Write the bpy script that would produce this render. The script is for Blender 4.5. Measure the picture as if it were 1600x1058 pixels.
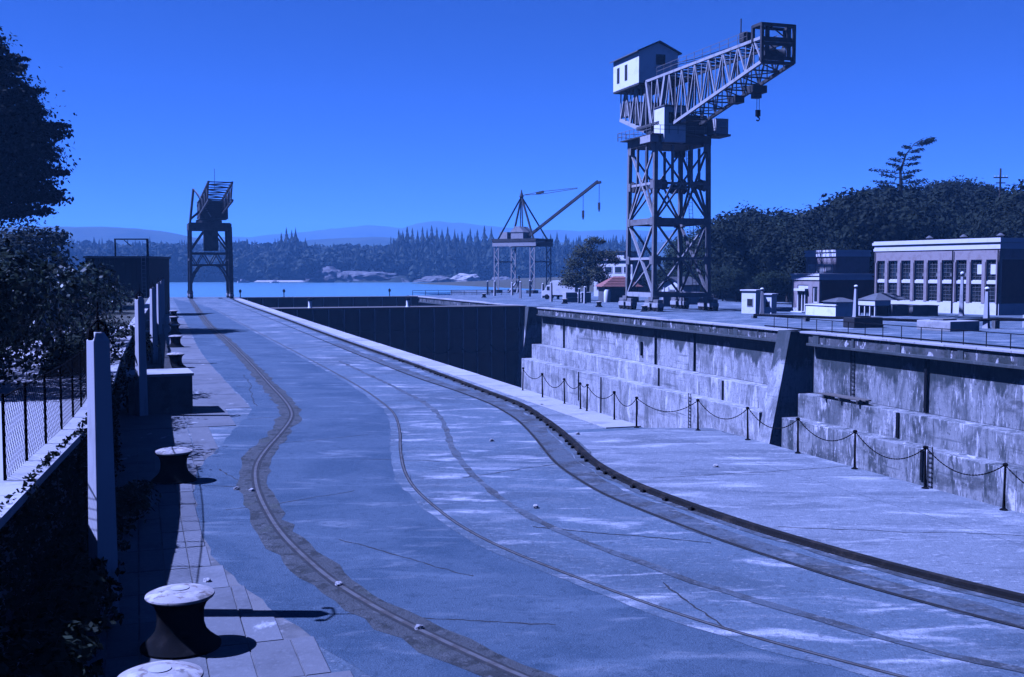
import bpy, bmesh, math, random
import numpy as np
from mathutils import Vector, Matrix, noise as mnoise
R = math.radians
random.seed(7)
rng = np.random.default_rng(11)
for o in list(bpy.data.objects):
    bpy.data.objects.remove(o, do_unlink=True)
scene = bpy.context.scene
col = scene.collection

# ------------------------------------------------------------------ camera
cam_d = bpy.data.cameras.new('camera')
cam = bpy.data.objects.new('camera', cam_d)
col.objects.link(cam)
cam_d.sensor_width = 36.0
cam_d.lens = 38.25
cam_d.clip_start = 0.1
cam_d.clip_end = 12000
cam.location = (0, 0, 5.0)
cam.rotation_euler = (R(90) - math.atan(106 / 1700), 0, 0)
scene.camera = cam

# ------------------------------------------------------------------ sky, sun, exposure
SUN_EL, SUN_AZ = R(52), R(-90)          # the sun stands to the left of the view, a little over half way up
world = bpy.data.worlds.new("World")
scene.world = world
world.use_nodes = True
wn = world.node_tree
wn.nodes.clear()
w_out = wn.nodes.new('ShaderNodeOutputWorld')
w_bg = wn.nodes.new('ShaderNodeBackground')
w_sky = wn.nodes.new('ShaderNodeTexSky')
w_sky.sky_type = 'NISHITA'
w_sky.sun_disc = False
w_sky.sun_elevation = SUN_EL
w_sky.sun_rotation = SUN_AZ
w_sky.altitude = 0
w_sky.air_density = 0.26
w_sky.dust_density = 0.0
w_sky.ozone_density = 6.0
w_bg.inputs['Strength'].default_value = 0.05
wn.links.new(w_sky.outputs[0], w_bg.inputs[0])
wn.links.new(w_bg.outputs[0], w_out.inputs[0])

sun_d = bpy.data.lights.new('sun', 'SUN')
sun = bpy.data.objects.new('sun', sun_d)
col.objects.link(sun)
sun_d.energy = 5.0
sun_d.angle = R(0.5)
sun_d.color = (1.0, 0.96, 0.90)
to_sun = Vector((math.sin(SUN_AZ) * math.cos(SUN_EL), math.cos(SUN_AZ) * math.cos(SUN_EL), math.sin(SUN_EL)))
sun.rotation_euler = to_sun.to_track_quat('Z', 'Y').to_euler()
sun.location = (-60, 0, 90)

vs = scene.view_settings
scene.display_settings.display_device = 'sRGB'
vs.view_transform = 'Standard'
vs.look = 'None'
vs.gamma = 1.0
vs.use_curve_mapping = False
vs.exposure = 0.82
# the slide film has gone blue: the picture is taken with a cold white balance
vs.use_white_balance = True
vs.white_balance_temperature = 4050
vs.white_balance_tint = 45
scene.render.resolution_x, scene.render.resolution_y = 1024, 677
scene.cycles.diffuse_bounces = 0          # hard slide-film shade
scene.cycles.volume_bounces = 0

# ------------------------------------------------------------------ helpers
ROT = math.atan2(0.326, 0.945)           # the dock runs 19 degrees to the left of the view
NV = Vector((math.cos(ROT), math.sin(ROT), 0))     # across the dock
DV = Vector((-math.sin(ROT), math.cos(ROT), 0))    # along the dock

def W(u, v, z=0.0):                      # along, across, height -> world
    return DV * u + NV * v + Vector((0, 0, z))

def UV(x, y):
    p = Vector((x, y, 0))
    return p.dot(DV), p.dot(NV)

class MB:
    """collects faces for ONE mesh object"""
    def __init__(self, M=None):
        self.v, self.f, self.M = [], [], M
    def add(self, vs_, fs_):
        k = len(self.v)
        self.v += [tuple(self.M @ Vector(p)) if self.M else tuple(p) for p in vs_]
        self.f += [tuple(i + k for i in f) for f in fs_]
        return self
    def box(self, c, s, rz=0.0):
        x, y, z = c; a, b, h = s[0] / 2, s[1] / 2, s[2] / 2
        cs, sn = math.cos(rz), math.sin(rz)
        P = [(x + cs * i - sn * j, y + sn * i + cs * j, z + k) for k in (-h, h) for i, j in ((-a, -b), (a, -b), (a, b), (-a, b))]
        return self.add(P, [(3, 2, 1, 0), (4, 5, 6, 7), (0, 1, 5, 4), (1, 2, 6, 5), (2, 3, 7, 6), (3, 0, 4, 7)])
    def span(self, x0, x1, y0, y1, z0, z1):
        return self.box(((x0 + x1) / 2, (y0 + y1) / 2, (z0 + z1) / 2), (abs(x1 - x0), abs(y1 - y0), abs(z1 - z0)))
    def bar(self, p, q, w, h=None, up=(0, 0, 1)):
        p, q = Vector(p), Vector(q); h = h or w
        d = (q - p)
        if d.length < 1e-6: return self
        d.normalize(); u_ = Vector(up)
        if abs(d.dot(u_)) > .98: u_ = Vector((0, 1, 0))
        s = d.cross(u_).normalized(); t = s.cross(d).normalized()
        P = [a + s * i * w / 2 + t * j * h / 2 for a in (p, q) for i, j in ((-1, -1), (1, -1), (1, 1), (-1, 1))]
        return self.add(P, [(0, 1, 2, 3), (7, 6, 5, 4), (4, 5, 1, 0), (5, 6, 2, 1), (6, 7, 3, 2), (7, 4, 0, 3)])
    def tube(self, pts, r, n=8, cap=True):
        pts = [Vector(p) for p in pts]; rs = r if isinstance(r, (list, tuple)) else [r] * len(pts)
        V, F = [], []
        ref = Vector((0.31, 0.17, 0.93)).normalized()
        for i, p in enumerate(pts):
            d = (pts[min(i + 1, len(pts) - 1)] - pts[max(i - 1, 0)]).normalized()
            s = d.cross(ref if abs(d.dot(ref)) < .97 else Vector((1, 0, 0))).normalized(); t = d.cross(s)
            V += [p + (s * math.cos(a) + t * math.sin(a)) * rs[i] for a in [2 * math.pi * k / n for k in range(n)]]
        for i in range(len(pts) - 1):
            for k in range(n):
                a, b = i * n + k, i * n + (k + 1) % n
                F.append((a, b, b + n, a + n))
        if cap: F += [tuple(range(n))[::-1], tuple(range((len(pts) - 1) * n, len(pts) * n))]
        return self.add(V, F)
    def lathe(self, prof, n=24, c=(0, 0, 0)):
        V, F = [], []
        for r, z in prof:
            V += [(c[0] + r * math.cos(2 * math.pi * k / n), c[1] + r * math.sin(2 * math.pi * k / n), c[2] + z) for k in range(n)]
        for i in range(len(prof) - 1):
            for k in range(n):
                a, b = i * n + k, i * n + (k + 1) % n
                F.append((a, b, b + n, a + n))
        F += [tuple(range(n))[::-1], tuple(range((len(prof) - 1) * n, len(prof) * n))]
        return self.add(V, F)
    def prism(self, poly, y0, y1):        # polygon in (x, z), pushed along y
        n = len(poly)
        V = [(x, y0, z) for x, z in poly] + [(x, y1, z) for x, z in poly]
        return self.add(V, [tuple(range(n)), tuple(range(2 * n - 1, n - 1, -1))] + [(i + n, (i + 1) % n + n, (i + 1) % n, i) for i in range(n)])
    def build(self, name, mat, parent=None, smooth=False, bevel=0.0, loc=None):
        me = bpy.data.meshes.new(name)
        me.from_pydata(self.v, [], self.f)
        bm = bmesh.new(); bm.from_mesh(me)
        bmesh.ops.recalc_face_normals(bm, faces=bm.faces)
        if bevel:
            es = [e for e in bm.edges if len(e.link_faces) == 2 and e.calc_face_angle(0) > .6]
            bmesh.ops.bevel(bm, geom=es, offset=bevel, segments=2, affect='EDGES', profile=.7, clamp_overlap=True)
        bm.to_mesh(me); bm.free()
        if smooth:
            me.polygons.foreach_set('use_smooth', [True] * len(me.polygons))
            try: me.set_sharp_from_angle(angle=R(38))
            except Exception: pass
        return link(name, me, mat, parent, loc)

def link(name, me, mat, parent=None, loc=None, rz=0.0):
    o = bpy.data.objects.new(name, me); col.objects.link(o)
    if mat is not None and not me.materials: me.materials.append(mat)
    if parent is not None: o.parent = parent
    if loc is not None: o.location = loc
    if rz: o.rotation_euler.z = rz
    return o

def raw_mesh(name, V, F, mat=None):       # big numpy meshes: V (n,3), F (m,k)
    V = np.asarray(V, np.float32); F = np.asarray(F, np.int32)
    me = bpy.data.meshes.new(name)
    m, k = F.shape
    me.vertices.add(len(V)); me.vertices.foreach_set('co', V.ravel())
    me.loops.add(m * k); me.loops.foreach_set('vertex_index', F.ravel())
    me.polygons.add(m); me.polygons.foreach_set('loop_start', np.arange(0, m * k, k, dtype=np.int32))
    me.update(calc_edges=True); me.validate()
    if mat is not None: me.materials.append(mat)
    return me

def tag(o, label=None, cat=None, group=None, kind=None):
    if label: o['label'] = label
    if cat: o['category'] = cat
    if group: o['group'] = group
    if kind: o['kind'] = kind
    return o

def thing(name, label, cat, loc=(0, 0, 0), rz=0.0, group=None):
    o = bpy.data.objects.new(name, None); col.objects.link(o)
    o.empty_display_size = .2
    o.location = loc; o.rotation_euler = (0, 0, rz)
    return tag(o, label, cat, group)

def children(o): return [c for c in bpy.data.objects if c.parent == o]

def copy_tree(o, loc=None, rz=None, label=None, parent=None, scale=None):
    c = o.copy(); col.objects.link(c)
    if parent is not None: c.parent = parent
    if loc is not None: c.location = loc
    if rz is not None: c.rotation_euler.z = rz
    if scale is not None: c.scale = scale
    if label: c['label'] = label
    for ch in list(o.children): copy_tree(ch, parent=c)
    return c

def smooth_line(pts, step=0.5):           # Catmull-Rom through the points, then even steps
    P = [Vector((p[0], p[1], 0)) for p in pts]
    P = [P[0] * 2 - P[1]] + P + [P[-1] * 2 - P[-2]]
    out = []
    for i in range(1, len(P) - 2):
        a, b, c, d = P[i - 1:i + 3]
        n = max(2, int((c - b).length / step))
        for k in range(n):
            t = k / n
            out.append(.5 * ((2 * b) + (c - a) * t + (2 * a - 5 * b + 4 * c - d) * t * t + (3 * b - a - 3 * c + d) * t ** 3))
    out.append(P[-2])
    for _ in range(2):                    # iron out kinks
        out = [out[0]] + [(out[i - 1] + out[i] * 2 + out[i + 1]) / 4 for i in range(1, len(out) - 1)] + [out[-1]]
    return out

def side(line, i):
    d = (line[min(i + 1, len(line) - 1)] - line[max(i - 1, 0)]).normalized()
    return Vector((d.y, -d.x, 0))          # to the right of the walking direction

def sweep(line, prof, rag=0.0, closed=False):     # profile of (offset, z) swept along a ground line
    m = MB(); V = []; F = []; k = len(prof)
    for i, p in enumerate(line):
        s = side(line, i)
        for o_, z in prof:
            r_ = rag * (mnoise.noise(Vector((p.x * 1.3, p.y * 1.3, o_ * 7))) + .6 * mnoise.noise(Vector((p.x * 4.1, p.y * 4.1, o_ * 7 + 3)))) if rag else 0
            q = p + s * (o_ + r_)
            V.append((q.x, q.y, z))
    rng_ = range(k) if closed else range(k - 1)
    for i in range(len(line) - 1):
        for j in rng_:
            a, b = i * k + j, i * k + (j + 1) % k
            F.append((a, b, b + k, a + k))
    if closed: F += [tuple(range(k))[::-1], tuple(range((len(line) - 1) * k, len(line) * k))]
    return m.add(V, F)

# ------------------------------------------------------------------ materials
TONE = .66
def lmat(name, base, layers=(), rough=.85, bump=None, metal=0.0, spec=.3, coord='Object', rnd=0.0):
    """layers: (colour, (sx, sy, sz), lo, hi, amount[, detail, distortion]) of noise laid over the base colour"""
    if max(base) < .5:                    # base colours were measured a little high
        base = tuple(c * TONE for c in base); layers = [(tuple(c * TONE for c in l[0]),) + tuple(l[1:]) for l in layers]
    mt = bpy.data.materials.new(name); mt.use_nodes = True
    nt = mt.node_tree; N, L = nt.nodes, nt.links
    b = N['Principled BSDF']
    b.inputs['Roughness'].default_value = rough; b.inputs['Metallic'].default_value = metal
    b.inputs['Specular IOR Level'].default_value = spec
    if coord == 'World':
        g = N.new('ShaderNodeNewGeometry'); src = g.outputs['Position']
    else:
        g = N.new('ShaderNodeTexCoord'); src = g.outputs['Object']
    cur = None
    for i, ly in enumerate(layers):
        c, s, lo, hi, amt = ly[:5]
        det = ly[5] if len(ly) > 5 else 6; dis = ly[6] if len(ly) > 6 else 0.0
        mp = N.new('ShaderNodeMapping'); mp.inputs['Scale'].default_value = s; mp.inputs['Location'].default_value = (i * 13.7, i * 5.1, i * 3.3)
        nz = N.new('ShaderNodeTexNoise'); nz.inputs['Scale'].default_value = 1.0; nz.inputs['Detail'].default_value = det
        nz.inputs['Roughness'].default_value = .62; nz.inputs['Distortion'].default_value = dis
        mr = N.new('ShaderNodeMapRange'); mr.interpolation_type = 'SMOOTHSTEP'
        mr.inputs['From Min'].default_value = lo; mr.inputs['From Max'].default_value = hi
        mr.inputs['To Max'].default_value = amt
        mx = N.new('ShaderNodeMix'); mx.data_type = 'RGBA'
        L.new(src, mp.inputs[0]); L.new(mp.outputs[0], nz.inputs['Vector']); L.new(nz.outputs[0], mr.inputs[0]); L.new(mr.outputs[0], mx.inputs[0])
        if cur is None: mx.inputs[6].default_value = (*base, 1)
        else: L.new(cur, mx.inputs[6])
        mx.inputs[7].default_value = (*c, 1)
        cur = mx.outputs[2]
    if rnd:
        oi = N.new('ShaderNodeObjectInfo'); mr = N.new('ShaderNodeMapRange')
        mr.inputs['To Min'].default_value = 1 - rnd; mr.inputs['To Max'].default_value = 1 + rnd
        mx = N.new('ShaderNodeMix'); mx.data_type = 'RGBA'; mx.blend_type = 'MULTIPLY'; mx.inputs[0].default_value = 1
        L.new(oi.outputs['Random'], mr.inputs[0]); L.new(mr.outputs[0], mx.inputs[7])
        if cur is None: mx.inputs[6].default_value = (*base, 1)
        else: L.new(cur, mx.inputs[6])
        cur = mx.outputs[2]
    if cur is None: b.inputs['Base Color'].default_value = (*base, 1)
    else: L.new(cur, b.inputs['Base Color'])
    if bump:
        s, st = bump[:2]
        mp = N.new('ShaderNodeMapping'); mp.inputs['Scale'].default_value = s if isinstance(s, tuple) else (s, s, s)
        nz = N.new('ShaderNodeTexNoise'); nz.inputs['Scale'].default_value = 1.0; nz.inputs['Detail'].default_value = 8; nz.inputs['Roughness'].default_value = .7
        bp = N.new('ShaderNodeBump'); bp.inputs['Strength'].default_value = st; bp.inputs['Distance'].default_value = bump[2] if len(bump) > 2 else .02
        L.new(src, mp.inputs[0]); L.new(mp.outputs[0], nz.inputs['Vector']); L.new(nz.outputs[0], bp.inputs['Height']); L.new(bp.outputs[0], b.inputs['Normal'])
    return mt

def iso(s): return (s, s, s)
M = {}
M['quay'] = lmat('worn_concrete_yard', (.118, .148, .185), [((.075, .098, .125), iso(.16), .46, .60, .8, 8, .5), ((.24, .255, .28), (.3, .9, 1), .52, .68, .75, 10, .6), ((.56, .55, .57), (.5, 1.5, 1), .52, .70, .8, 12, .6), ((.06, .075, .095), iso(2.2), .60, .75, .5), ((.055, .07, .09), iso(7), .52, .66, .5, 10), ((.34, .345, .36), (9, 22, 1), .56, .68, .65, 8), ((.05, .062, .08), iso(38), .54, .66, .6, 4)], .92, (iso(13), .9, .04), coord='World')
M['asphalt'] = lmat('asphalt', (.084, .114, .154), [((.045, .073, .112), iso(.35), .45, .62, .8, 8, .4), ((.15, .185, .23), (.3, .9, 1), .54, .70, .7, 10, .6), ((.26, .28, .31), (.6, 1.6, 1), .56, .72, .6, 12, .5), ((.036, .056, .085), iso(1.9), .6, .76, .55), ((.034, .055, .082), iso(6), .53, .66, .5, 10), ((.13, .17, .215), iso(24), .55, .66, .65, 5), ((.032, .05, .075), iso(45), .53, .64, .7, 4)], .9, (iso(32), 1.0, .03), coord='World')
M['apron'] = lmat('pale_concrete_apron', (.215, .228, .252), [((.115, .128, .15), (.2, .8, 1), .46, .62, .8, 8, .5), ((.50, .495, .51), (.4, 1.4, 1), .51, .69, .8, 12, .6), ((.075, .085, .10), iso(.8), .62, .75, .45), ((.10, .11, .13), (2.2, 7, 1), .55, .66, .6, 10), ((.50, .49, .50), (6, 17, 1), .57, .66, .65, 8), ((.08, .09, .105), iso(34), .54, .66, .55, 4)], .92, (iso(13), .9, .04), coord='World')
M['coping'] = lmat('pale_coping_concrete', (.42, .40, .40), [((.24, .235, .24), iso(.9), .5, .7, .7), ((.56, .53, .53), iso(3), .55, .7, .6)], .9, (iso(12), .4, .02), coord='World', rnd=.12)
M['slab'] = lmat('paving_concrete', (.155, .155, .165), [((.10, .102, .11), iso(1.1), .45, .68, .8), ((.42, .41, .42), (1.2, .55, 1), .64, .70, .9, 8), ((.21, .21, .22), iso(11), .5, .7, .5)], .9, (iso(14), .5, .02), coord='World', rnd=.16)
M['joint'] = lmat('joint_dirt', (.028, .028, .028), [((.06, .058, .05), iso(5), .5, .7, .7)], .95, (iso(20), .6, .02), coord='World')
M['groove'] = lmat('tarred_strip', (.085, .10, .12), [((.04, .042, .042), (1.2, 1.2, 1), .45, .62, .85), ((.22, .225, .24), (2, 5, 1), .56, .66, .8, 10), ((.15, .15, .15), iso(17), .52, .66, .7, 6), ((.03, .035, .04), iso(6), .54, .64, .7, 10)], .9, (iso(16), .8, .03), coord='World')
M['cracked'] = lmat('broken_asphalt', (.075, .078, .078), [((.03, .032, .03), iso(2.4), .48, .6, .85), ((.15, .15, .15), iso(6), .56, .68, .7), ((.055, .065, .04), iso(1.3), .56, .7, .5)], .95, (iso(11), 1.0, .06), coord='World')
M['steel'] = lmat('worn_rail_steel', (.13, .125, .12), [((.08, .07, .06), iso(3), .45, .62, .85)], .7, (iso(20), .3, .01), metal=.15, coord='World')
M['darksteel'] = lmat('dark_rail_steel', (.022, .021, .020), [((.06, .05, .04), iso(2.5), .52, .68, .8)], .95, (iso(15), .5, .02), coord='World', spec=.04)
def wall_mat(name, base, moss, lime):
    mt = lmat(name, base, [((.30, .29, .305), iso(.35), .45, .62, .5), ((.10, .105, .11), (.7, .7, .3), .45, .60, moss, 12, .5), ((.028, .036, .036), (.8, .7, .2), .52, .62, moss, 12, .5), ((.66, .62, .64), (1.3, 1.2, .26), .56, .65, lime, 12, .6), ((.03, .036, .036), (.16, .16, .55), .52, .64, moss * .85, 10), ((.45, .43, .45), iso(2.0), .58, .70, .55, 8), ((.07, .075, .08), (5, 5, .7), .55, .65, moss * .8, 10), ((.62, .59, .61), (6, 6, 1.1), .58, .67, lime * .8, 10), ((.12, .12, .125), iso(5), .54, .66, .6, 8), ((.09, .095, .10), (.12, .12, 3.2), .60, .68, .6, 6), ((.04, .045, .045), iso(3.5), .60, .70, moss * .8, 8)], .92, ((3, 3, 1.2), .7, .08))
    nt = mt.node_tree; N, L = nt.nodes, nt.links; b = N['Principled BSDF']
    old = b.inputs['Base Color'].links[0].from_socket
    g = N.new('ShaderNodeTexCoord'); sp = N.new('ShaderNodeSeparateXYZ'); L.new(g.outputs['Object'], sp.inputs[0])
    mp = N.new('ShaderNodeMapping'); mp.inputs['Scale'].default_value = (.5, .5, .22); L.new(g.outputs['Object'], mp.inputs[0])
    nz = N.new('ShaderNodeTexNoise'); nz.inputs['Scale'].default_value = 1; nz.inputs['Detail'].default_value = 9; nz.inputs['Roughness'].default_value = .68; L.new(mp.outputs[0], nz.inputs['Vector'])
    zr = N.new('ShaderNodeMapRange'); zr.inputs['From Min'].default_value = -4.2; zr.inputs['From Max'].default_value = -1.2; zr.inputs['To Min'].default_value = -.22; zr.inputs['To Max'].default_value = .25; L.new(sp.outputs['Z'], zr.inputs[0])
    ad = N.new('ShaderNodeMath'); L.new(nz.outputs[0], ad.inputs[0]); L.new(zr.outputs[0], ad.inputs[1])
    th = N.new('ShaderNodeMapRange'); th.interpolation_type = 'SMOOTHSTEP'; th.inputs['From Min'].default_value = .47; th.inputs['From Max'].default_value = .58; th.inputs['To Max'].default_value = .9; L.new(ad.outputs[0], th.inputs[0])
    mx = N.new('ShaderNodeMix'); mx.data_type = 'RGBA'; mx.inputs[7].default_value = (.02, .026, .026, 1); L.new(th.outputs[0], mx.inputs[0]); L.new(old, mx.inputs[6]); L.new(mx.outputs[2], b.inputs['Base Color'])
    return mt
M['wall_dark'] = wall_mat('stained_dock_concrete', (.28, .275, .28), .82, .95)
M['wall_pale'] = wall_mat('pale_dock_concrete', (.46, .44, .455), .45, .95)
M['moss'] = lmat('mossy_concrete', (.06, .068, .065), [((.025, .033, .03), iso(1.2), .45, .62, .85), ((.26, .25, .26), (2, 2, .5), .60, .68, .8), ((.10, .11, .07), iso(.6), .55, .7, .6)], .95, (iso(5), .6, .05))
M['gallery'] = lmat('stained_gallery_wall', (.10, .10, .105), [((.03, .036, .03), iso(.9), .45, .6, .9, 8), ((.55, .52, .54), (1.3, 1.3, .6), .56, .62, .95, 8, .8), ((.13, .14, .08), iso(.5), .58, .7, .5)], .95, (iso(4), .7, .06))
M['caisson'] = lmat('black_tarred_steel', (.018, .018, .019), [((.04, .036, .033), iso(.7), .5, .7, .7), ((.075, .07, .065), (3, 3, .15), .62, .72, .6)], .7, (iso(4), .4, .03))
M['black'] = lmat('black_iron', (.009, .009, .010), [((.022, .020, .019), iso(6), .5, .7, .8)], .95, (iso(30), .25, .01), spec=.02)
M['worn_top'] = lmat('rubbed_pale_iron', (.36, .33, .31), [((.52, .48, .46), iso(4), .5, .62, .9), ((.16, .12, .095), iso(7), .54, .64, .85, 10), ((.10, .09, .085), iso(2.6), .57, .66, .75, 10)], .7, (iso(40), .3, .01))
M['post'] = lmat('weathered_white_concrete', (.48, .46, .475), [((.30, .29, .30), (4, 4, .8), .5, .7, .7), ((.10, .10, .10), (9, 9, 1.2), .66, .74, .6)], .85, (iso(22), .3, .01))
M['white'] = lmat('white_paint', (.62, .60, .60), [((.45, .43, .43), iso(1.2), .5, .7, .6), ((.26, .24, .23), (3, 3, .3), .64, .74, .5)], .7, (iso(12), .2, .01))
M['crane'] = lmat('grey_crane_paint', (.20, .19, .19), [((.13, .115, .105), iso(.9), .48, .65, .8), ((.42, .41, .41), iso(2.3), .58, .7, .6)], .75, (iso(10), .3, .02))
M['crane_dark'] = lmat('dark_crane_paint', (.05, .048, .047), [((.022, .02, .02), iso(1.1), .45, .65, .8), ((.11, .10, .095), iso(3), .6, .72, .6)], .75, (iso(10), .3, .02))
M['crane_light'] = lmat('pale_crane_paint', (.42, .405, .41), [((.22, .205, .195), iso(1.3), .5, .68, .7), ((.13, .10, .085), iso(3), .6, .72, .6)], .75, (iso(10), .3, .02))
M['housewall'] = lmat('sheeted_white_wall', (.58, .56, .57), [((.44, .42, .43), iso(.8), .5, .7, .6), ((.3, .27, .25), (3, 3, .3), .64, .75, .5)], .7, ((9, 9, .5), .3, .03))
M['roof_grey'] = lmat('grey_roof_sheet', (.12, .12, .125), [((.07, .07, .075), iso(.8), .45, .68, .8), ((.2, .195, .19), iso(2.4), .58, .72, .5)], .8, (iso(8), .3, .02))
M['roof_red'] = lmat('red_tile', (.30, .125, .095), [((.17, .075, .06), iso(1.6), .45, .68, .8), ((.42, .22, .18), iso(5), .58, .72, .6)], .85, (iso(14), .5, .03))
M['brick'] = lmat('pale_brick', (.33, .28, .275), [((.24, .19, .185), iso(1.3), .45, .66, .7), ((.40, .355, .35), iso(6), .55, .7, .6)], .9, ((3, 3, 13), .5, .02))
M['brick_shaded'] = lmat('shade_darkened_brick', (.085, .05, .045), [((.05, .032, .03), iso(1.3), .45, .66, .7), ((.12, .08, .07), iso(6), .55, .7, .6)], .9, ((3, 3, 13), .5, .02))  # same brick as the facades, darkened to paint the side walls' shade
M['trim'] = lmat('white_stone_trim', (.51, .485, .495), [((.42, .40, .41), iso(1.5), .5, .7, .6)], .8, (iso(10), .3, .01))
M['dark'] = lmat('dark_interior', (.012, .012, .013), (), .8)
M['timber'] = lmat('grey_timber', (.14, .125, .11), [((.075, .065, .06), (.8, 6, 6), .45, .66, .8), ((.24, .22, .2), (.8, 9, 9), .58, .7, .6)], .9, ((2, 18, 18), .5, .02))
M['timber_dark'] = lmat('tarred_timber', (.03, .028, .026), [((.07, .065, .06), iso(2.2), .55, .7, .7)], .9, (iso(9), .5, .02))
M['block'] = lmat('old_grey_block_concrete', (.16, .155, .155), [((.08, .08, .082), iso(1.5), .45, .66, .8), ((.30, .29, .29), iso(3), .58, .7, .6)], .9, (iso(9), .5, .03))
M['earth'] = lmat('dry_earth', (.07, .068, .045), [((.06, .065, .035), iso(.25), .45, .65, .85), ((.19, .17, .14), iso(1.8), .55, .7, .6)], .95, (iso(4), .6, .06), coord='World')
M['path'] = lmat('pale_path_concrete', (.42, .40, .41), [((.3, .29, .29), iso(1.0), .5, .7, .6)], .9, (iso(10), .4, .02), coord='World')
M['rock'] = lmat('shore_rock', (.17, .16, .155), [((.12, .115, .11), iso(.12), .45, .62, .8), ((.30, .285, .27), iso(.4), .55, .7, .6)], .92, (iso(.5), .8, .6))
M['shore'] = lmat('scrubby_shore_ground', (.03, .04, .022), [((.12, .115, .10), iso(.08), .60, .70, .7), ((.03, .04, .02), iso(.03), .45, .6, .8)], .95, (iso(.4), .8, .5), coord='World')
M['sand'] = lmat('pale_beach', (.42, .39, .36), [((.25, .23, .22), iso(.08), .5, .7, .7)], .95, coord='World')
M['hill'] = lmat('far_wooded_hill', (.045, .06, .03), [((.025, .038, .02), iso(.012), .42, .62, .8), ((.10, .11, .06), iso(.006), .58, .72, .6)], .95, (iso(.05), .8, 6), coord='World')
def leaf_mat(name, a, b_, c, sc=.5):
    mt = lmat(name, a, [(b_, iso(sc), .42, .6, .85), (c, iso(sc * 3.1), .57, .72, .75)], .85, None, spec=.12, rnd=.25)
    return mt
M['leaf'] = leaf_mat('broad_leaves', (.022, .034, .012), (.011, .017, .007), (.05, .068, .028))
M['leaf_dark'] = leaf_mat('dark_leaves', (.015, .022, .010), (.008, .012, .006), (.028, .038, .017))
M['leaf_olive'] = leaf_mat('olive_leaves', (.075, .075, .03), (.04, .05, .02), (.13, .12, .06))
M['ivy'] = leaf_mat('glossy_ivy_leaves', (.026, .038, .019), (.013, .02, .01), (.11, .14, .08), 1.6)
M['ivy'].node_tree.nodes['Principled BSDF'].inputs['Roughness'].default_value = .38
M['needle'] = leaf_mat('dark_needles', (.024, .036, .018), (.014, .024, .012), (.045, .062, .03))
M['bark'] = lmat('bark', (.07, .058, .045), [((.035, .03, .025), (4, 4, 1), .45, .65, .8)], .95, ((9, 9, 2), .8, .05))
M['forest'] = lmat('far_forest_foliage', (.022, .034, .016), [((.014, .022, .011), iso(.03), .42, .6, .85), ((.05, .062, .03), iso(.09), .56, .7, .75)], .9, coord='World')
def glass_mat():
    mt = bpy.data.materials.new('old_window_glass'); mt.use_nodes = True
    b = mt.node_tree.nodes['Principled BSDF']
    b.inputs['Base Color'].default_value = (.015, .018, .02, 1); b.inputs['Roughness'].default_value = .12; b.inputs['Specular IOR Level'].default_value = .6
    return mt
M['glass'] = glass_mat()
def water_mat():
    mt = bpy.data.materials.new('harbour_water'); mt.use_nodes = True
    nt = mt.node_tree; N, L = nt.nodes, nt.links
    b = N['Principled BSDF']; b.inputs['Base Color'].default_value = (.11, .19, .24, 1); b.inputs['Roughness'].default_value = .25
    b.inputs['IOR'].default_value = 1.33
    g = N.new('ShaderNodeNewGeometry'); mp = N.new('ShaderNodeMapping'); mp.inputs['Scale'].default_value = (.10, .35, 1)
    nz = N.new('ShaderNodeTexNoise'); nz.inputs['Scale'].default_value = 1; nz.inputs['Detail'].default_value = 6
    bp = N.new('ShaderNodeBump'); bp.inputs['Strength'].default_value = .5; bp.inputs['Distance'].default_value = .6
    L.new(g.outputs['Position'], mp.inputs[0]); L.new(mp.outputs[0], nz.inputs['Vector']); L.new(nz.outputs[0], bp.inputs['Height']); L.new(bp.outputs[0], b.inputs['Normal'])
    return mt
M['water'] = water_mat()
def haze_mat():
    mt = bpy.data.materials.new('sea_haze'); mt.use_nodes = True
    nt = mt.node_tree; nt.nodes.clear()
    a = nt.nodes.new('ShaderNodeOutputMaterial'); v = nt.nodes.new('ShaderNodeVolumePrincipled')
    v.inputs['Density'].default_value = .00022; v.inputs['Color'].default_value = (.34, .60, 1, 1); v.inputs['Anisotropy'].default_value = 0
    nt.links.new(v.outputs[0], a.inputs['Volume'])
    return mt
M['haze'] = haze_mat()

# ------------------------------------------------------------------ ground, water, roads
NEAR = [(-30, 17.2), (30.4, 17.2), (31.2, 15.2), (50, 15.45), (83, 15.75), (133, 16.5), (206, 17.8), (215, 18.0)]
m = MB()
def upoly(m, pts, z=0.0):
    k = [tuple(W(u, v, z)) for u, v in pts]
    m.add(k, [tuple(range(len(k)))])
upoly(m, [(-400, -400), (215, -400)] + NEAR[::-1] + [(-400, 17.2)])
upoly(m, [(-400, 17.2), (-30, 17.2), (-30, 51.7), (-30, 900), (-400, 900)])
upoly(m, [(-30, 51.7), (215, 51.7), (215, 75), (265, 75), (265, 112), (430, 300), (900, 400), (900, 900), (-30, 900)])
for a, b in (((215, -400), (215, 18.0)), ((215, 51.7), (215, 75)), ((215, 75), (265, 75)), ((265, 75), (265, 112)), ((265, 112), (430, 300)), ((430, 300), (900, 400))):
    m.add([tuple(W(*a, 0)), tuple(W(*b, 0)), tuple(W(*b, -9)), tuple(W(*a, -9))], [(0, 1, 2, 3)])
quay = tag(m.build('quay_ground', M['quay']), kind='structure')
m = MB(); upoly(m, [(209.2, -2300), (209.2, 2300), (2800, 2300), (2800, -2300)], -4)
tag(m.build('water', M['water']), kind='structure')
m = MB(); upoly(m, [(209.2, -2300), (209.2, 2300), (2800, 2300), (2800, -2300)], -9)
tag(m.build('sea_bed', M['earth']), kind='structure')
m = MB(); upoly(m, [(-30, 16), (-30, 56), (209.2, 56), (209.2, 16)], -12)
tag(m.build('dock_floor', M['wall_dark']), kind='structure')

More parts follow.
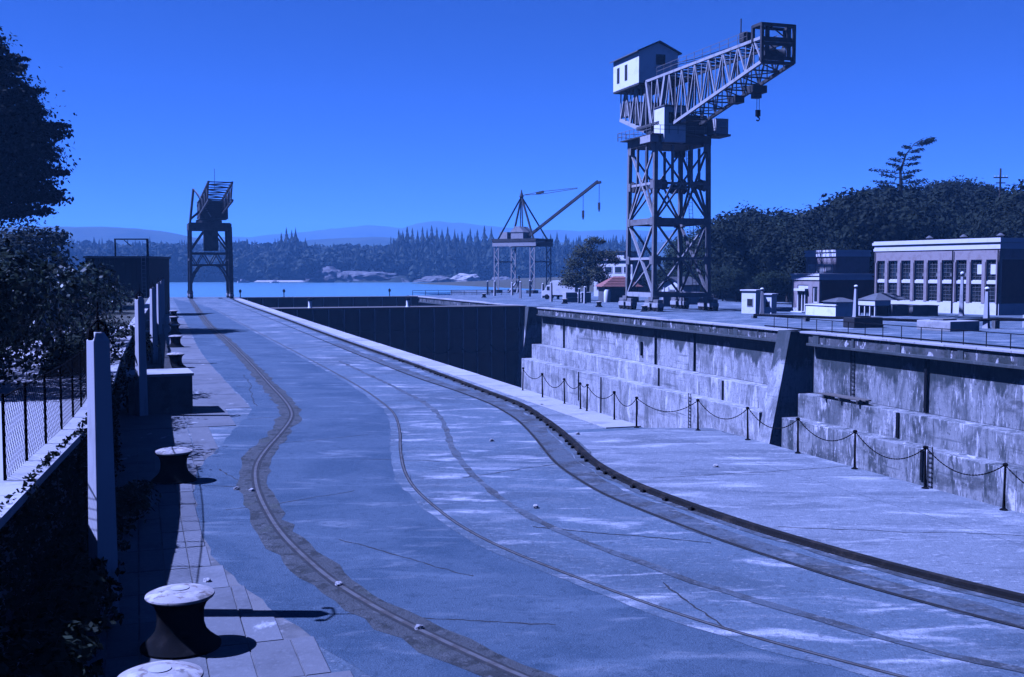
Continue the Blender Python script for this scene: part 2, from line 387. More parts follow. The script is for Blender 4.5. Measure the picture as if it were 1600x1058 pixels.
def UVline(pts, step=.5):
    return smooth_line([tuple(W(u, v).xy) for u, v in pts], step)
A = UVline([(204, 9.2), (184.7, 8.6), (107.5, 6.4), (81.2, 6.1), (65.5, 5.85), (57.8, 5.7), (48.2, 5.45), (43.4, 5.35), (39.9, 5.2), (37.2, 4.9), (33.7, 4.1), (31, 3.4), (28.5, 2.85), (26.4, 2.6), (24.1, 2.48), (20.9, 2.5), (18.7, 2.7), (17.2, 2.9), (16.3, 3.1), (15.3, 3.35), (14.4, 3.65), (13.1, 4.1), (11, 5.0), (8.5, 6.6), (5, 9.5), (0, 15)])
B = UVline([(150, 9.6), (100, 9.3), (60, 9.15), (46.7, 9.0), (40.1, 8.7), (36.9, 8.4), (33.1, 7.7), (29.6, 6.9), (26.4, 6.25), (24.1, 5.95), (22.1, 5.88), (20.3, 5.9), (18.3, 6.15), (16.1, 6.7), (14.1, 7.3), (12.4, 8.0), (9, 9.9), (5, 13), (0, 18)])
Cc = UVline([(60, 10.5), (48, 10.4), (40, 10.2), (35.9, 9.7), (33.3, 9.2), (30.2, 8.5), (27.4, 7.95), (24.7, 7.6), (22.7, 7.45), (20.6, 7.45), (19.3, 7.55), (17.7, 7.8), (16.8, 8.0), (14.8, 8.5), (13.1, 9.15), (12, 9.5), (11.3, 9.85), (9, 11.3), (5, 14.5)])
Dd = UVline([(200, 14.4), (120, 13.2), (80, 12.6), (60, 12.35), (49.6, 12.3), (43.4, 12.5), (39.4, 12.5), (37.7, 12.4), (34.3, 12.0), (30.6, 11.25), (26.3, 10.25), (24.1, 9.95), (22.3, 9.8), (20.9, 9.85), (17.6, 10.15), (15.7, 10.5), (14.4, 10.75), (12.6, 11.35), (11.9, 11.6), (10, 12.5), (6, 15.2)])
E_ = UVline([(204, 16.2), (171.5, 15.2), (121.8, 14.55), (89.9, 14.05), (72.7, 13.85), (57.1, 13.8), (50.7, 13.7), (45.7, 13.6), (41.5, 13.5), (37.8, 13.4), (35.3, 13.05), (31.5, 12.4), (28.7, 11.8), (26.1, 11.2), (24.3, 10.95), (22.5, 10.85), (21.5, 10.9), (19.5, 11.05), (17.6, 11.3), (16.2, 11.6), (15.1, 11.85), (14.1, 12.15), (12.9, 12.55), (11, 13.4), (8, 15.2)])
PAVE = UVline([(205, 6.2), (150, 5.2), (100, 4.3), (70, 3.7), (52, 3.75), (45, 3.85), (41, 3.9), (39, 3.7), (37.4, 3.35), (34.5, 2.7), (31.5, 2.1), (27.7, 1.3), (23.2, 1.1), (19.9, 1.12), (18.6, 1.3), (16.9, 1.65), (15.5, 1.95), (13.4, 2.5), (11, 3.3), (8, 4.6), (5, 6.5), (0, 10)])

def resample(line, n):
    L = [0]
    for i in range(1, len(line)): L.append(L[-1] + (line[i] - line[i - 1]).length)
    out, j = [], 0
    for k in range(n):
        t = L[-1] * (k / (n - 1)) ** 1.0
        while j < len(L) - 2 and L[j + 1] < t: j += 1
        f = (t - L[j]) / max(1e-6, L[j + 1] - L[j])
        out.append(line[j].lerp(line[j + 1], min(1, f)))
    return out
def between(name, left, right, z, mat, rag=.0):
    n = 420; a, b = resample(left, n), resample(right, n); m = MB()
    V = []
    for p, q in zip(a, b):
        d = rag * mnoise.noise(p * 1.1); e = rag * mnoise.noise(q * 1.1 + Vector((9, 9, 9)))
        x = (q - p).normalized()
        V += [tuple(p + x * d + Vector((0, 0, z))), tuple(q + x * e + Vector((0, 0, z)))]
    m.add(V, [(2 * i, 2 * i + 1, 2 * i + 3, 2 * i + 2) for i in range(n - 1)])
    return tag(m.build(name, mat), kind='structure')
between('asphalt_road', PAVE, B, .004, M['asphalt'], .16)

# pale apron between the dockside rail and the edge of the dock
edge = UVline([(205, 17.75), (133, 16.45), (83, 15.7), (50, 15.4), (31.3, 15.15)], .8)
m = MB()
upoly(m, [(31.2, 15.2), (30.4, 17.2), (-20, 17.2), (-20, 15.5), (8, 15.2)], .004)
E2 = [p for p in E_ if UV(p.x, p.y)[0] < 31.3]
V = []; zz = Vector((0, 0, .004))
for p in E2:
    u, v = UV(p.x, p.y)
    V += [tuple(p + zz), tuple(W(u, max(15.18, v + .1)) + zz)]
m.add(V, [(2 * i, 2 * i + 1, 2 * i + 3, 2 * i + 2) for i in range(len(E2) - 1)])
E3 = [p for p in E_ if UV(p.x, p.y)[0] >= 31.0]
V = []
for p in E3:
    u, v = UV(p.x, p.y)
    ev = np.interp(u, [31.2, 50, 83, 133, 206], [15.2, 15.45, 15.75, 16.5, 17.8]) - 1.25
    V += [tuple(p + zz), tuple(W(u, max(ev, v + .05)) + zz)]
m.add(V, [(2 * i, 2 * i + 1, 2 * i + 3, 2 * i + 2) for i in range(len(E3) - 1)])
tag(m.build('dock_apron', M['apron']), kind='structure')

# repaired strips along the rails
tag(sweep(A, [(-.30, .009), (-.1, .012), (.15, .014), (.42, .009)], .17).build('broken_asphalt_strip', M['cracked']), kind='structure')
Dn = [p for p in Dd if UV(p.x, p.y)[0] < 75]
tag(sweep(Dn, [(-.6, .012), (-.25, .012), (0, .012)][::-1], .16).build('tarred_strip', M['groove']), kind='structure')
tag(sweep(Dn, [(.0, .012), (-.62, .012)], .10).build('patched_strip', M['quay']), kind='structure') if False else None
En = [p for p in E_ if UV(p.x, p.y)[0] < 60]
tag(sweep(E_, [(-.22, .010), (.30, .010)][::-1], .12).build('rail_bed_strip', M['groove']), kind='structure')
tag(sweep(B, [(-.05, .010), (.26, .010)], .10).build('seam_strip', M['quay']), kind='structure')
tag(sweep([p for p in Cc], [(-.13, .010), (.05, .010)], .08).build('tar_seam', M['groove']), kind='structure')

# ------------------------------------------------------------------ rails
def rail(name, line, w, h, mat, label, parts=True, flange=.05):
    t = thing(name, label, 'rail')
    sweep(line, [(-w / 2, -.05), (-w / 2, h), (w / 2, h), (w / 2, -.05)], closed=True).build('rail_head', mat, t)
    if flange:
        sweep(line, [(-w / 2 - flange, .017), (-w / 2 - .001, .017)]).build('flange_groove', M['joint'], t)
        sweep(line, [(w / 2 + .001, .017), (w / 2 + flange, .017)]).build('flange_groove', M['joint'], t)
    return t
rail('crane_rail', A, .065, .025, M['steel'], 'worn steel crane rail winding through broken asphalt on the left', flange=.06)
ER = rail('dockside_crane_rail', E_, .14, .10, M['darksteel'], 'thick dark crane rail curving along the dock side of the road', flange=0)
sweep(E_, [(-.125, -.02), (-.125, .03), (.12, .03), (.12, -.02)], closed=True).build('sole_plate', M['darksteel'], ER)
rail('sunken_track_rail', Dd, .03, .016, M['darksteel'], 'thin sunken dark rail beside the thick crane rail', flange=.035)
rail('flush_track_rail', B, .035, .018, M['steel'], 'thin flush rail in the middle of the road with pale seam', flange=.025)
clip = MB().box((0, 0, .04), (.09, .12, .06)).add([(-.03, -.03, .085), (.03, -.03, .085), (.03, .03, .085), (-.03, .03, .085), (0, 0, .11)], [(0, 1, 4), (1, 2, 4), (2, 3, 4), (3, 0, 4)])
clip_o = None; acc = 0
for i in range(1, len(E_) - 1):
    p = E_[i]; u = UV(p.x, p.y)[0]; acc += (p - E_[i - 1]).length
    if 19 < u < 62 and acc > .5 and (int(u * 7) % 5) not in (1, 3):
        acc = 0; s = side(E_, i)
        q = p + s * .15                     # the side towards the road
        if clip_o is None: clip_o = clip.build('rail_clip', M['darksteel'], ER); c = clip_o
        else: c = clip_o.copy(); col.objects.link(c)
        c.location = (q.x, q.y, 0); c.rotation_euler.z = math.atan2(s.y, s.x)

# ------------------------------------------------------------------ pavement slabs on the left
slab_mesh = {}
pave = tag(MB().add([tuple(W(u, v, .003)) for u, v in ((9, -1.9), (9, 2.2), (31.2, 2.1), (31.2, -1.2))], [(0, 1, 2, 3)]).build('pavement', M['block']), kind='structure')
pv = PAVE
def pave_edge(u):
    return min(pv, key=lambda p: abs(UV(p.x, p.y)[0] - u))
r_ = random.Random(5)
u = 9.2
while u < 31:
    L = r_.choice([1.28, 1.35, 1.42])
    e = min(UV(*pave_edge(u).xy)[1], UV(*pave_edge(u + L).xy)[1])
    v = -1.7
    while v < e - .12:
        wdt = .41 if v < .5 else .56
        w2 = min(wdt, e - v)
        key = (round(L, 2), round(w2, 2))
        if key not in slab_mesh:
            slab_mesh[key] = MB().box((0, 0, 0), (w2 - .022, L - .022, .05)).build('paving_slab', M['slab'], pave, bevel=.006); o = slab_mesh[key]
        else:
            o = slab_mesh[key].copy(); col.objects.link(o)
        o.location = W(u + L / 2, v + w2 / 2, -.006 + r_.uniform(-.004, .004)); o.rotation_euler = (r_.uniform(-.003, .003), r_.uniform(-.003, .003), ROT)
        v += wdt
    u += L
u = 31.3
while u < 110:
    L = 4.6
    e = min(UV(*pave_edge(u).xy)[1], UV(*pave_edge(u + L).xy)[1])
    for v0, v1 in ((-1.2, 1.45), (1.45, e)):
        o = MB().box((0, 0, 0), (v1 - v0 - .03, L - .03, .05)).build('paving_slab', M['slab'], pave)
        o.location = W(u + L / 2, (v0 + v1) / 2, -.008 + r_.uniform(-.005, .005)); o.rotation_euler = (0, 0, ROT)
    u += L

# ------------------------------------------------------------------ near dock wall with its pale coping
nw = thing('dock_wall', 'near dock wall with pale coping strip along the road', 'wall', rz=ROT)
face = MB()
pts = [(v, u) for u, v in NEAR]
V = []
for x, y in pts: V += [(x, y, 0), (x, y, -12)]
face.add(V, [(2 * i, 2 * i + 1, 2 * i + 3, 2 * i + 2) for i in range(len(pts) - 1)])
face.build('wall_face', M['wall_dark'], nw)
cs0 = MB().box((0, 0, 0), (1.22, 2.98, .10)).build('coping_stone', M['coping'], nw, bevel=.015)
u = 31.4; first = True
while u < 204:
    vm = np.interp(u + 1.5, [31.2, 50, 83, 133, 206], [15.2, 15.45, 15.75, 16.5, 17.8])
    o = cs0 if first else cs0.copy()
    if not first: col.objects.link(o)
    first = False
    o.location = (vm - .60, u + 1.5, -.012 + r_.uniform(-.006, .006)); o.rotation_euler.z = -.0125
    u += 3.0

# ------------------------------------------------------------------ far dock wall: coping, gallery, ledge, bays and altars
fw = thing('dock_wall', 'stepped far dock wall, stained concrete with gallery and altars', 'wall', rz=ROT)
def protos():
    P = {}
    P['coping_stone'] = MB().box((0, 0, 0), (1.5, 2.97, .14)).build('coping_stone', M['coping'], fw, bevel=.02)
    P['pier'] = MB().box((0, 0, 0), (.75, .34, .76)).build('pier', M['wall_pale'], fw, bevel=.02)
    return P
PP = protos(); used = set()
def put(k, loc):
    o = PP[k] if k not in used else PP[k].copy()
    if k in used: col.objects.link(o)
    used.add(k); o.location = loc
    return o
def section(u0, u1, mat, bay=9.0):
    u = u0
    while u < u1 - .5:
        L = min(3.0, u1 - u)
        put('coping_stone', (52.42, u + L / 2, -.068 + r_.uniform(-.004, .006))); u += 3.0
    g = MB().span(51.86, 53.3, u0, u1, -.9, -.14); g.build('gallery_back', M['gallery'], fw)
    MB().span(51.62, 53.3, u0, u1, -1.1, -.9).build('ledge', M['wall_pale'], fw, bevel=.03)
    u = u0 + .6
    while u < u1 - .5:
        q = put('pier', (52.19 + r_.uniform(-.05, .04), u, -.52)); q.scale = (1, r_.choice([.5, .8, 1, 1.6, 2.4]), 1); u += r_.choice([1.1, 1.9, 2.9, 3.7, 5.2])
    u = u0
    while u < u1 - .2:
        L = min(bay, u1 - u)
        j = r_.uniform(-.008, .008)
        MB().span(52.42 + j, 54, u + .008, u + L - .008, -5.0, -1.14).build('wall_bay', mat, fw)
        for x0, x1, z0, nm in ((50.95, 52.43, -5.02, 'altar'), (49.45, 50.95, -6.92, 'altar')):
            j = r_.uniform(-.008, .008)
            MB().span(x0 + j, x1 + j - .001 if nm else x1, u + .008, u + L - .008, -12, z0 + r_.uniform(-.006, .006)).build(nm, mat, fw, bevel=.05)
        u += L
    MB().span(52.6, 54, u0, u1, -12, -5.0).build('core', M['joint'], fw)
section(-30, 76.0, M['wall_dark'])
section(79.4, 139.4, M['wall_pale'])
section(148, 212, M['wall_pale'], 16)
MB().span(53.9, 54.6, 76.0, 77.5, -12, 0).build('slot_back', M['wall_dark'], fw)
MB().span(53.6, 54.6, 139.4, 141.6, -12, 0).build('slot_back', M['wall_dark'], fw)
MB().prism([(51.15, 0.0), (54, 0.0), (54, -12), (48.7, -12)], 77.5, 79.4).build('buttress', M['wall_pale'], fw, bevel=.06)
MB().prism([(51.3, 0.02), (54, 0.02), (54, -12), (49.7, -12)], 141.6, 143.2).build('buttress', M['wall_pale'], fw, bevel=.06)
for (u, z0, z1, w) in ((131, -5.0, -.95, .10), (104.6, -5.0, -1.1, .16), (96, -5.0, -1.2, .10), (62.4, -4.95, -.95, .26), (63.3, -.92, -.1, .2), (108, -4.3, -2.8, .25)):
    MB().span(52.2, 52.5, u - w / 2, u + w / 2, z0, z1).build('drain_pipe', M['black'], fw)
for (u, x, z0, z1, w) in ((101, 50.9, -6.9, -5.05, .22), (63.6, 50.9, -6.85, -5.05, .28), (88, 50.9, -6.9, -5.1, .2), (59.2, 49.4, -9, -6.95, .24), (119, 49.4, -10.4, -7, .1), (112.4, 49.4, -11.5, -7, .1), (103, 49.4, -10, -8.6, .2)):
    MB().span(x - .06, x + .06, u - w / 2, u + w / 2, z0, z1).build('drain_pipe', M['black'], fw)

# timber staging lying on the upper altar
ts = thing('timber_staging', 'dark timber staging lying on the upper altar of the wall', 'staging', W(70.2, 51.35, -5.0), ROT)
for k in range(4):
    MB().box((-.5 + k * .24, r_.uniform(-.3, .3), .34), (.2, 5.6 + r_.uniform(-.5, .5), .09)).build('plank', M['timber'], ts)
for y in (-2.2, 0, 2.0): MB().box((-.15, y, .15), (1.0, .2, .29)).build('bearer', M['timber_dark'], ts)

# ------------------------------------------------------------------ the two dock gates
def caisson(u0, u1, v0, v1, label, ribs, z=0.1):
    t = thing('dock_gate', label, 'dock gate', rz=ROT)
    MB().span(v0, v1, u0, u1, -12, z - .12).build('hull', M['caisson'], t)
    MB().span(v0, v1, u0 - .35, u1 + .3, z - .12, z).build('deck', M['timber'], t)
    rb = None
    for k in range(ribs):
        x = v0 + (v1 - v0) * (k + .5) / ribs
        if rb is None: rb = MB().box((0, 0, (z - 12) / 2), (.13, .28, 11.6 + z)).build('rib', M['crane_light'], t); o = rb
        else: o = rb.copy(); col.objects.link(o)
        o.location = (x, u0 - .14, 0)
    for zz_ in (-3.2, -6.4):
        MB().span(v0, v1, u0 - .2, u0, zz_ - .12, zz_ + .12).build('stringer', M['caisson'], t)
    return t
g1 = caisson(143.4, 147.2, 16.7, 51.5, 'black ribbed inner dock gate closing the dock across its width', 17)
for k in range(3):
    a, b = (37 + k * 4.6, 40.9 + k * 4.6)
    MB().tube([(a + (b - a) * t / 10, 143.05, -5.2 - 1.1 * (1 - (t / 5 - 1) ** 2)) for t in range(11)], .06, 6).build('hanging_chain', M['black'], g1)
g2 = caisson(205.8, 209, 17.9, 51.6, 'black outer dock gate at the mouth of the dock beyond', 12, .05)
bl = thing('mooring_post', 'pale mooring post on the inner dock gate, nearer the road', 'bollard', W(144.2, 21.6, .1), ROT, 'posts on the inner dock gate')
MB().lathe([(.32, 0), (.28, .1), (.24, .2), (.24, .95)], 14).build('shaft', M['white'], bl, True)
MB().lathe([(.24, .95), (.36, 1.02), (.36, 1.16), (.2, 1.3)], 14).build('cap', M['black'], bl, True)
copy_tree(bl, W(144.2, 34.8, .1), ROT, 'pale mooring post on the inner dock gate, farther from the road')

# ------------------------------------------------------------------ stanchions and chains along the edge of the dock
ST = [(42.4, 15.1), (39.8, 15.0), (37.6, 15.05), (36.0, 15.03), (35.4, 15.02), (33.0, 15.0), (31.3, 15.0), (30.1, 16.55), (27.9, 17.0), (25.4, 17.05), (22.9, 17.05), (20.3, 17.05), (17.9, 17.05), (15.2, 17.05)]
where = ['farthest', 'twelfth from the right', 'eleventh from the right', 'tenth from the right', 'ninth from the right', 'eighth from the right', 'last before the dock edge steps out',
         'first after the dock edge steps out', 'fifth from the right', 'fourth from the right', 'third from the right', 'second from the right', 'at the right edge of view', 'out beyond the right edge of view']
sp = None
for i, ((u, v), wd) in enumerate(zip(ST, where)):
    lb = 'thin black chain stanchion on the dock edge, ' + wd
    if sp is None:
        sp = thing('stanchion', lb, 'stanchion', W(u, v, 0), ROT, 'chain stanchions along the dock edge')
        MB().lathe([(.085, 0), (.085, .02), (.032, .05), (.025, .5), (.023, .93)], 10).build('shaft', M['black'], sp, True)
        MB().lathe([(.028, .92), (.052, .94), (.058, .965), (.04, .99), (.012, 1.0)], 10).build('eye', M['black'], sp, True)
        o = sp
    else: o = copy_tree(sp, W(u, v, 0), ROT, lb)
    o.rotation_euler.x = r_.uniform(-.03, .03); o.rotation_euler.y = r_.uniform(-.03, .03)
sag = [.30, .42, .26, .10, .33, .36, .40, .45, .42, .40, .46, .40, .45]
for i in range(len(ST) - 1):
    a, b = W(*ST[i], .955), W(*ST[i + 1], .955)
    n = max(14, int((b - a).length / .045)); m = MB()
    P = []
    for k in range(n + 1):
        t = k / n; p = a.lerp(b, t); p.z -= sag[i] * (1 - (2 * t - 1) ** 2); P.append(p)
    m.tube(P, [.017 if k % 2 else .009 for k in range(n + 1)], 6)
    tag(m.build('chain', M['black'], smooth=False), 'black chain slung between dock edge stanchions, span ' + (where[i].split(',')[0] + ' onward' if i < 12 else 'leaving the frame at right'), 'chain', 'chains slung along the dock edge')

# cracks wandering over the old surfacing
def crack(a, b, seed, w=.018):
    rr = random.Random(seed); a, b = Vector((*a, 0)), Vector((*b, 0)); n = max(8, int((b - a).length / .12)); P = []
    off = 0; s = (b - a).normalized(); s = Vector((s.y, -s.x, 0))
    for k in range(n + 1):
        off += rr.uniform(-.035, .035); P.append(a.lerp(b, k / n) + s * off)
    V = []
    for i, p in enumerate(P):
        q = side(P, i) * w * rr.uniform(.4, 1.3); V += [(p.x - q.x, p.y - q.y, .0075), (p.x + q.x, p.y + q.y, .0075)]
    return MB().add(V, [(2 * i, 2 * i + 1, 2 * i + 3, 2 * i + 2) for i in range(n)])
for k, (a, b) in enumerate([((-8.9, 36.4), (-7.5, 37.6)), ((-7.4, 27.2), (-6.5, 25.6)), ((-7.2, 25.1), (-6.4, 25.0)), ((-9.4, 40), (-13.2, 52)), ((-4.0, 28.6), (-1.9, 28.2)), ((-6.0, 22.5), (-3.6, 24.5)), ((-3.2, 20), (-.6, 17.6)), ((-4.4, 33), (-6.8, 31.5)), ((.4, 21), (3.6, 19.6)), ((-1.2, 26), (1.9, 28.4)), ((3.4, 26), (8.6, 27.6)), ((5.2, 21), (9.8, 20.2)), ((-2.4, 15.6), (.6, 15.0)), ((-12, 47), (-9.2, 44)), ((2.4, 17.2), (3.2, 14.2))]):
    tag(crack(a, b, k).build('surface_crack', M['joint']), kind='structure')

for u, x in ((58.4, 49.38), (91.5, 49.38), (70.8, 52.34)):
    z0, z1 = (-12, -6.6) if x < 50 else (-5, -.2)
    m = MB()
    for d_ in (-.22, .22): m.bar((x, u + d_, z0), (x, u + d_, z1), .05)
    zz_ = z0 + .2
    while zz_ < z1: m.bar((x, u - .22, zz_), (x, u + .22, zz_), .035); zz_ += .32
    m.build('wall_ladder', M['black'], fw)

# ------------------------------------------------------------------ cranes
def lattice_leg(m, p, q, w, t, n=6):
    """two flanges and lacing between them"""
    p, q = Vector(p), Vector(q)
    m.bar(p, q, w, t)

def truss_side(m_chord, m_web, s0, s1, zt, zb, t, panels, tf, wc=.34, ww=.17):
    """one plane of a jib: zt, zb give the chords; tf maps (s, t, z) to the crane's frame"""
    S = [s0 + (s1 - s0) * i / panels for i in range(panels + 1)]
    for i in range(panels):
        a, b = S[i], S[i + 1]; mid = (a + b) / 2
        m_web.append(((tf(a, t, zb(a)), tf(mid, t, zt(mid))), ww * 1.25))
        m_web.append(((tf(mid, t, zt(mid)), tf(b, t, zb(b))), ww * 1.25))
        m_web.append(((tf(mid, t, zt(mid)), tf(mid, t, zb(mid))), ww * .8))
    for i in range(panels + 1):
        m_web.append(((tf(S[i], t, zb(S[i])), tf(S[i], t, zt(S[i]))), ww * .7))

def bars_as_parts(name, lst, mat, parent):
    for (p, q), w in lst:
        MB().bar(p, q, w).build(name, mat, parent)

def bogie(parent, x, y, along=(0, 1), size=1.0, mat='crane'):
    f = MB().box((x, y, 1.15 * size), (.7 * size, 3.4 * size, .5 * size)).box((x, y, 1.45 * size), (.9 * size, 1.1 * size, .5 * size)).build('equalizer_beam', M[mat], parent, bevel=.04)
    for sy in (-1, 1):
        b = MB().box((x, y + sy * 1.05 * size, .72 * size), (.85 * size, 1.5 * size, .5 * size)).build('bogie_truck', M['crane_light'], parent, bevel=.05)
        for k in (-.42, .42):
            w = MB(Matrix.Translation((x, y + sy * 1.05 * size + k * size, .40 * size)) @ Matrix.Rotation(R(90), 4, 'Y'))
            w.lathe([(.12, -.36 * size), (.38 * size, -.34 * size), (.38 * size, -.2 * size), (.33 * size, -.18 * size), (.33 * size, .18 * size), (.38 * size, .2 * size), (.38 * size, .34 * size), (.12, .36 * size)], 14)
            w.build('wheel', M['darksteel'], b, True)

def tower(t, half, zs, leg_w, brace_w, leg_mat, face_mats, splay=0.0):
    """four legs with a cross on every face of every stage"""
    z0, z1 = zs[0], zs[-1]
    def pt(sx, sy, z): 
        f = half + splay * (z1 - z) / (z1 - z0)
        return (sx * f, sy * f, z)
    for sx, sy in ((-1, -1), (1, -1), (1, 1), (-1, 1)):
        l = MB().bar(pt(sx, sy, z0), pt(sx, sy, z1), leg_w, leg_w, up=(0, 1, 0)); l.build('tower_leg', M[leg_mat], t, bevel=.03)
    F = [((-1, -1), (1, -1)), ((1, -1), (1, 1)), ((1, 1), (-1, 1)), ((-1, 1), (-1, -1))]
    return F, pt

# ---- the tall hammerhead crane on the far side
BC = thing('hammerhead_crane', 'tallest crane, cantilever jib on a braced tower beyond the dock wall', 'crane', W(124.6, 63.9, 0), ROT)
H_ = 3.62
F, pt = tower(BC, H_, [1.5, 20.6], .5, .3, 'crane', None, .15)
zst = [1.9, 6.3, 11.1, 15.6, 20.4]
for fi, (a, b) in enumerate(F):
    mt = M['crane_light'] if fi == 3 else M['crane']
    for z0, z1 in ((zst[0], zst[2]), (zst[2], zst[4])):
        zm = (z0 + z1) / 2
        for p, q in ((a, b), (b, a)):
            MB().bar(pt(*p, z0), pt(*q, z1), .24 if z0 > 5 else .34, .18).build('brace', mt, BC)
        MB().bar(pt(*a, zm), pt(*b, zm), .24, .3).build('strut', mt, BC)
    MB().bar(pt(*a, zst[2]), pt(*b, zst[2]), .45, .75).build('tie_beam', M['crane'], BC)
    MB().bar(pt(*a, 2.0), pt(*b, 2.0), .45, .55).build('sill_beam', mt, BC)
    # upper stage: inner posts, gussets and small diagonals
    for f in (-.36, .36):
        def lerp(z, f=f): return Vector(pt(*a, z)).lerp(Vector(pt(*b, z)), .5 + f / 1.0 * .5)
        MB().bar(lerp(15.6), lerp(20.4), .3, .22).build('post', M['crane'], BC)
        MB().bar(lerp(15.6), Vector(pt(*(a if f < 0 else b), 11.3)), .22).build('brace', M['crane'], BC)
    for f in (-.72, 0, .72):
        p = Vector(pt(*a, 15.6)).lerp(Vector(pt(*b, 15.6)), .5 + f * .5)
        g = MB(Matrix.Translation(p) @ Matrix.Rotation(R(90) * fi, 4, 'Z') @ Matrix.Rotation(R(90), 4, 'X'))
        g.lathe([(.72, -.07), (.72, .07)], 8); g.build('gusset', M['crane_dark'], BC)
for sx, sy in ((-1, -1), (1, -1), (1, 1), (-1, 1)):
    x, y, _ = pt(sx, sy, 1.5)
    bogie(BC, x, y, size=1.05)
# head of the tower
MB().span(-3.9, 3.9, -3.9, 3.9, 20.5, 21.5).build('tower_head', M['crane_dark'], BC, bevel=.05)
MB().span(-4.6, 4.6, -4.6, 4.6, 21.5, 21.62).build('walkway', M['crane_dark'], BC)
hr = MB()
for s in (-1, 1):
    for k in range(9):
        c = -4.8 + 9.6 * k / 8
        hr.bar((s * 4.85, c, 21.6), (s * 4.85, c, 22.6), .05).bar((c, s * 4.8, 21.6), (c, s * 4.8, 22.6), .05)
    for z in (22.1, 22.6):
        hr.bar((s * 4.85, -4.8, z), (s * 4.85, 4.8, z), .05).bar((-4.85, s * 4.8, z), (4.85, s * 4.8, z), .05)
hr.build('handrail', M['crane'], BC)
MB().span(-4.75, -3.6, -4.4, -1.6, 20.6, 21.45).build('landing', M['crane_light'], BC)
MB().lathe([(3.1, 21.62), (3.1, 22.0), (2.7, 22.1), (2.7, 22.9)], 28).build('turntable', M['crane_dark'], BC, True)
# jib frame: s runs along the jib towards the tip, t to the left of it
JA = math.atan2(-.949, .314) - ROT       # in the crane's own frame
def J(s, t, z):
    return Vector((s * math.cos(JA) + t * math.sin(JA), s * math.sin(JA) - t * math.cos(JA), z))
JM = Matrix.Rotation(JA, 4, 'Z')
zt = lambda s: 29.1 + (.25 if s < -2 else 0) * 0
zb = lambda s: 21.9 + .19 * max(s, 0) if s >= 0 else 21.9 - .31 * s
jib = bpy.data.objects.new('jib', None); col.objects.link(jib); jib.parent = BC
for t_ in (1.8, -1.8):
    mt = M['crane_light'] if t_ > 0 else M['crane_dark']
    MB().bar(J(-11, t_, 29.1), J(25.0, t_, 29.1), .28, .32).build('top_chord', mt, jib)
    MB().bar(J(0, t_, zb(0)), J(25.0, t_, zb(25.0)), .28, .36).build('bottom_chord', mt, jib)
    MB().bar(J(-10.8, t_, zb(-10.8)), J(0, t_, zb(0)), .38, .42).build('bottom_chord', mt, jib)
    web = []
    truss_side(None, web, -1.2, 25.0, lambda s: 29.1, zb, t_, 8, J, ww=.12)
    truss_side(None, web, -10.8, -1.2, lambda s: 29.1, zb, t_, 3, J, ww=.18)
    bars_as_parts('web_bar', web, mt, jib)
    MB().bar(J(-2.6, t_, 29), J(-.3, t_, 22), .45, .4).build('main_post', mt, jib)
    MB().bar(J(2.8, t_, 29), J(.6, t_, 22), .5, .45).build('main_post', mt, jib)
lac = []
for k in range(14):
    s = -1 + 25.6 * k / 13
    lac.append(((J(s, 1.8, 29.1), J(s, -1.8, 29.1)), .14)); lac.append(((J(s, 1.8, zb(s) if s > 0 else zb(0)), J(s, -1.8, zb(s) if s > 0 else zb(0))), .14))
    if k < 13:
        s2 = s + 25.6 / 13; f = 1 if k % 2 else -1
        lac.append(((J(s, 1.8 * f, 29.1), J(s2, -1.8 * f, 29.1)), .11))
        lac.append(((J(s, 1.8 * f, zb(max(s, 0))), J(s2, -1.8 * f, zb(max(s2, 0)))), .11))
bars_as_parts('lacing', lac, M['crane_dark'], jib)
hr = MB()
for k in range(12):
    s = 1 + 21.6 * k / 11
    hr.bar(J(s, 2.2, 29.2), J(s, 2.2, 30.2), .045)
    hr.bar(J(s, -2.2, 29.2), J(s, -2.2, 30.2), .045)
for z in (29.7, 30.2):
    hr.bar(J(1, 2.2, z), J(22.6, 2.2, z), .04).bar(J(1, -2.2, z), J(22.6, -2.2, z), .04)
hr.build('handrail', M['crane'], jib)
# tip frame: a box-like portal with a cross and sheave panels
tf_ = MB()
z0_, z1_ = 26.6, 30.6
for t_ in (1.9, -1.9):
    tf_.bar(J(25.1, t_, z0_), J(25.1, t_, z1_), .3).bar(J(23.3, t_, 28.9), J(23.3, t_, z1_), .3).bar(J(23.3, t_, z1_ - .1), J(25.1, t_, z1_ - .1), .3)
for z in (z0_, 28.9, z1_ - .15): tf_.bar(J(25.1, 1.9, z), J(25.1, -1.9, z), .3)
tf_.bar(J(23.3, 1.9, z1_ - .1), J(23.3, -1.9, z1_ - .1), .3)
tf_.build('tip_frame', M['crane_dark'], jib)
for zc, nm in ((29.75, 'tip_panel'), (27.8, 'tip_panel')):
    a = MB()
    for t_ in (-1.28, 1.28): a.bar(J(25.1, t_, zc - .85), J(25.1, t_, zc + .85), .5, .08)
    a.bar(J(25.1, -.95, zc - .6), J(25.1, .95, zc + .6), .16, .08).bar(J(25.1, -1.7, zc + .72), J(25.1, 1.7, zc + .72), .08, .35).bar(J(25.1, -1.7, zc - .72), J(25.1, 1.7, zc - .72), .08, .35)
    a.build(nm, M['crane_dark'], jib)
sh = MB(Matrix.Translation(J(24.2, 0, 27.6)) @ Matrix.Rotation(JA, 4, 'Z') @ Matrix.Rotation(R(90), 4, 'X'))
sh.lathe([(.2, -1.2), (.75, -1.1), (.6, -.9), (.6, .9), (.75, 1.1), (.2, 1.2)], 16); sh.build('tip_sheave', M['crane_dark'], jib, True)
MB().bar(J(20.8, 1.9, 29.3), J(20.8, 1.9, 31.9), .1).build('warning_mast', M['crane_dark'], jib)
